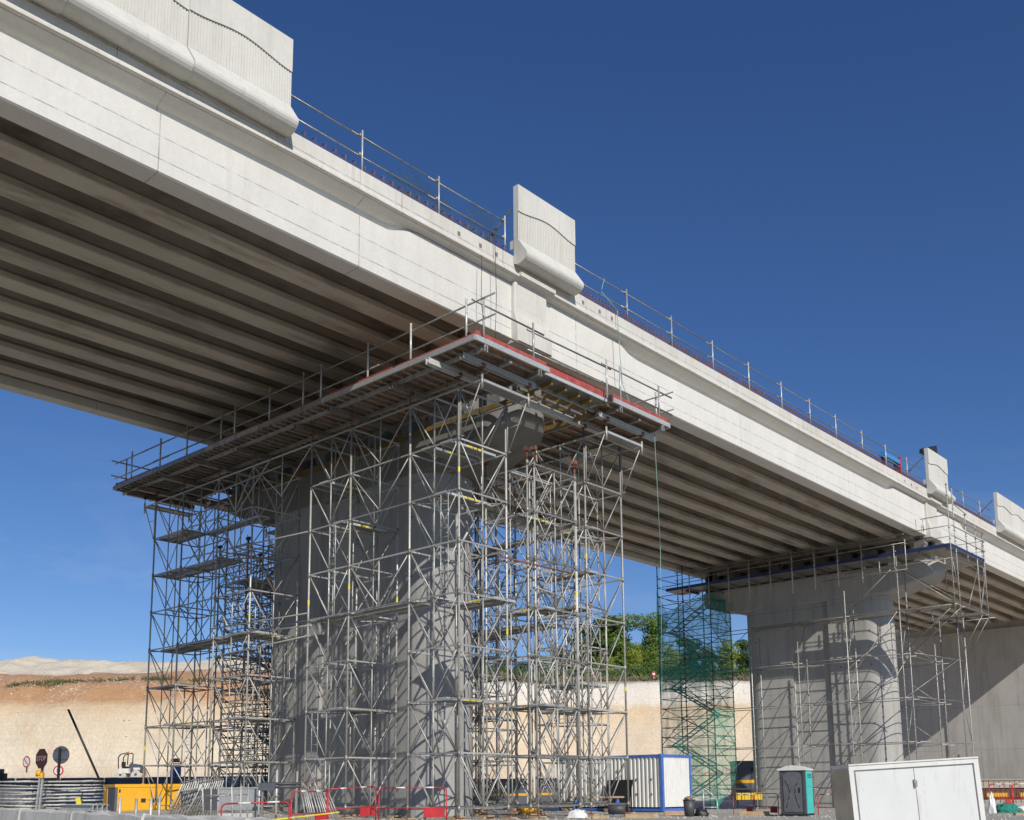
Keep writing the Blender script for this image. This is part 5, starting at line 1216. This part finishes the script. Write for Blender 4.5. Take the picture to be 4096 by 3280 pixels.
spots = [ # px, top y, distance, kind, width scale, label
 (1935,2655,190,0,1.0,'dark low tree just right of the nearer pier, behind the towers'),
 (2010,2640,194,2,1.0,'mid green low tree seen between the inner tower legs'),
 (2085,2650,188,0,1.0,'dark low tree between the two rear tower legs'),
 (2165,2625,192,2,1.1,'mid green tree left of the ladders in the rear tower'),
 (2240,2585,196,0,1.1,'dark tree behind the rear tower, left part of the tall clump'),
 (2315,2530,193,3,1.1,'dark tree rising behind the left edge of the tall clump'),
 (2395,2462,198,0,1.15,'tall dark tree at the middle of the clump behind the rear tower'),
 (2470,2452,200,2,1.15,'tallest mid green tree right of the last tower leg'),
 (2300,2660,184,1,.9,'low yellowish tree at the foot of the clump by the rear tower'),
 (2420,2600,186,1,.9,'yellow green tree in front of the tall dark one'),
 (2535,2565,187,1,1.05,'bright yellow green tree right of the hanging rope'),
 (2605,2445,196,2,.75,'slender pale tree just left of the green net'),
 (2600,2600,188,2,1.0,'bushy tree at the left edge of the green net'),
 (2680,2560,190,1,1.0,'yellow green tree seen through the left of the green net'),
 (2755,2545,192,0,1.1,'dark tree seen through the middle of the green net'),
 (2830,2590,189,2,1.0,'mid green tree seen through the right of the green net'),
 (2905,2540,190,1,1.0,'yellow green tree between the green net and the farther pier'),
 (2975,2560,193,0,1.1,'dark tree touching the left side of the farther pier'),
 (3050,2600,190,2,1.0,'tree mostly hidden by the farther pier'),
 (3560,2560,170,2,1.0,'green tree in the gap right of the farther pier'),
 (3625,2545,172,0,1.0,'dark tree in the gap beside the abutment'),
]
for i, (px, ty, d, k, ws, lab) in enumerate(spots):
    s = (px-2048)/4070.5*(d+2); z = ground(s, d); ztop = pt(px, ty, d).z; h = max(3.0, ztop-z+.3); sc = h/10.6
    loc = sd(s, d, z-.3); wsc = max(.62, sc)*ws
    if k not in used_: t = protos[k]; used_.add(k); t.location = loc; t.rotation_euler = (0,0,random.uniform(0,6.28)); t['label'] = lab; t.scale = (wsc, wsc, sc)
    else: t = tree_copy(protos[k], loc, random.uniform(0, 6.28), lab, scale=(wsc*random.uniform(.9,1.1), wsc, sc))
# understorey hedge along the rim, dry grass and the green tufts on the left bench
def scatter(name, mat, pts, size, label, rnd, n, spread, cat, tall=1.0):
    m = MB()
    for s, d, k in pts:
        z = ground(s, d)
        for _ in range(int(n*k)):
            x = s+rnd.gauss(0, spread); y = d+rnd.gauss(0, spread); zz = ground(x, y) if rnd.random() < .3 else z
            c = sd(x, y, zz+abs(rnd.gauss(0, .35*k*tall))); sz = size*rnd.uniform(.5,1.3); a = rnd.uniform(0, 6.28); v = RH*math.cos(a)*sz+FH*math.sin(a)*sz*.6; u = Vector((0,0,sz*rnd.uniform(.6,1.5)*tall))+v*rnd.uniform(-.9,.9)
            m.add([c-v*.4, c+v*.4, c+v*.3+u, c-v*.1+u], [(0,1,2,3)])
    o = m.build(name, mat, fix=False); tag(o, label, cat, kind='stuff'); return o
rnd = random.Random(5)
pts = []
for i in range(260):
    s = -62+i*.22; dd = lerp(113, 165, sstep(-30, 5, s))+9.6+rnd.uniform(-.5,.9)
    if rnd.random() < .55+.45*math.sin(s*.9)*math.sin(s*.23+1): pts.append((s, dd, rnd.uniform(.5, 1.25)*(1.3 if math.sin(s*1.1) > .3 else .8)))
scatter('bench_scrub', MAT['scrub'], pts, .22, 'line of dark green scrub along the orange bench on the left', rnd, 46, .45, 'scrub', .55)
pts = [(s_*.55-8, 181+rnd.uniform(-1.5,1.5), rnd.uniform(.7,1.2)) for s_ in range(110)]
scatter('rim_dry_grass', MAT['drygrass'], pts, .32, 'strip of dry grey brown grass on the quarry rim under the trees', rnd, 55, .8, 'grass')
pts = [(s_*.6-9, 184.5+rnd.uniform(-1.5,1.5), rnd.uniform(1.0,2.6)) for s_ in range(96)]
scatter('understorey', MAT['leaf'][0], pts, .42, 'dark low undergrowth filling the foot of the trees', rnd, 75, .9, 'undergrowth')
s = -26.2; d = 148; p = sd(s, d, ground(s, d)); 
pts = [(-24.5, 149, 1.6), (-24.0, 149, 1.2)]
scatter('lone_bush', MAT['leaf'][2], pts, .3, 'small lone green bush on the crest of the pale mound', rnd, 90, .6, 'bush')
# loose rock on the quarry face
m = MB(); rnd = random.Random(19)
for _ in range(2400):
    s = rnd.uniform(-62, 46); d = lerp(113, 165, sstep(-30, 5, s))+rnd.choice((rnd.uniform(-1, 13), rnd.uniform(5, 13)))
    if math.sin(s*.31+2)*math.sin(s*.83)+.4*math.sin(d*1.3) < rnd.uniform(-.9, .7): continue
    z = ground(s, d); r = rnd.choice((.05, .07, .09, .14))*rnd.uniform(.7, 1.4); c = sd(s, d, z); a = rnd.uniform(0, 6)
    q = [c+Vector((r*math.cos(a+k*1.57)*rnd.uniform(.6,1.2), r*math.sin(a+k*1.57)*rnd.uniform(.6,1.2), rnd.uniform(-.2,.3)*r)) for k in range(4)]
    m.add(q+[c+Vector((rnd.uniform(-.3,.3)*r, rnd.uniform(-.3,.3)*r, r*.9)), c-FH*r*.5], [(0,1,4),(1,2,4),(2,3,4),(3,0,4),(0,1,5),(3,0,5)])
tag(m.build('loose_rock', plain('pale_rock', (.66,.58,.46), .95, var=.25, sc=.6), fix=False), 'loose pale rock scattered over the quarry face', 'rock', kind='stuff')
# loose stones on the site ground
m = MB(); rnd = random.Random(9)
for _ in range(1500):
    d = rnd.uniform(30, 66); s = rnd.uniform(-.25, .52)*d; z = ground(s, d); r = rnd.uniform(.02, .07); c = sd(s, d, z)
    m.add([c+Vector((r,0,0)), c+Vector((0,r,0)), c+Vector((-r,0,0)), c+Vector((0,-r,0)), c+Vector((0,0,r*.8))], [(0,1,4),(1,2,4),(2,3,4),(3,0,4)])
tag(m.build('gravel', plain('pale_stone', (.45,.41,.35), .9), fix=False), 'loose pale stones scattered over the site ground', 'gravel', kind='stuff')
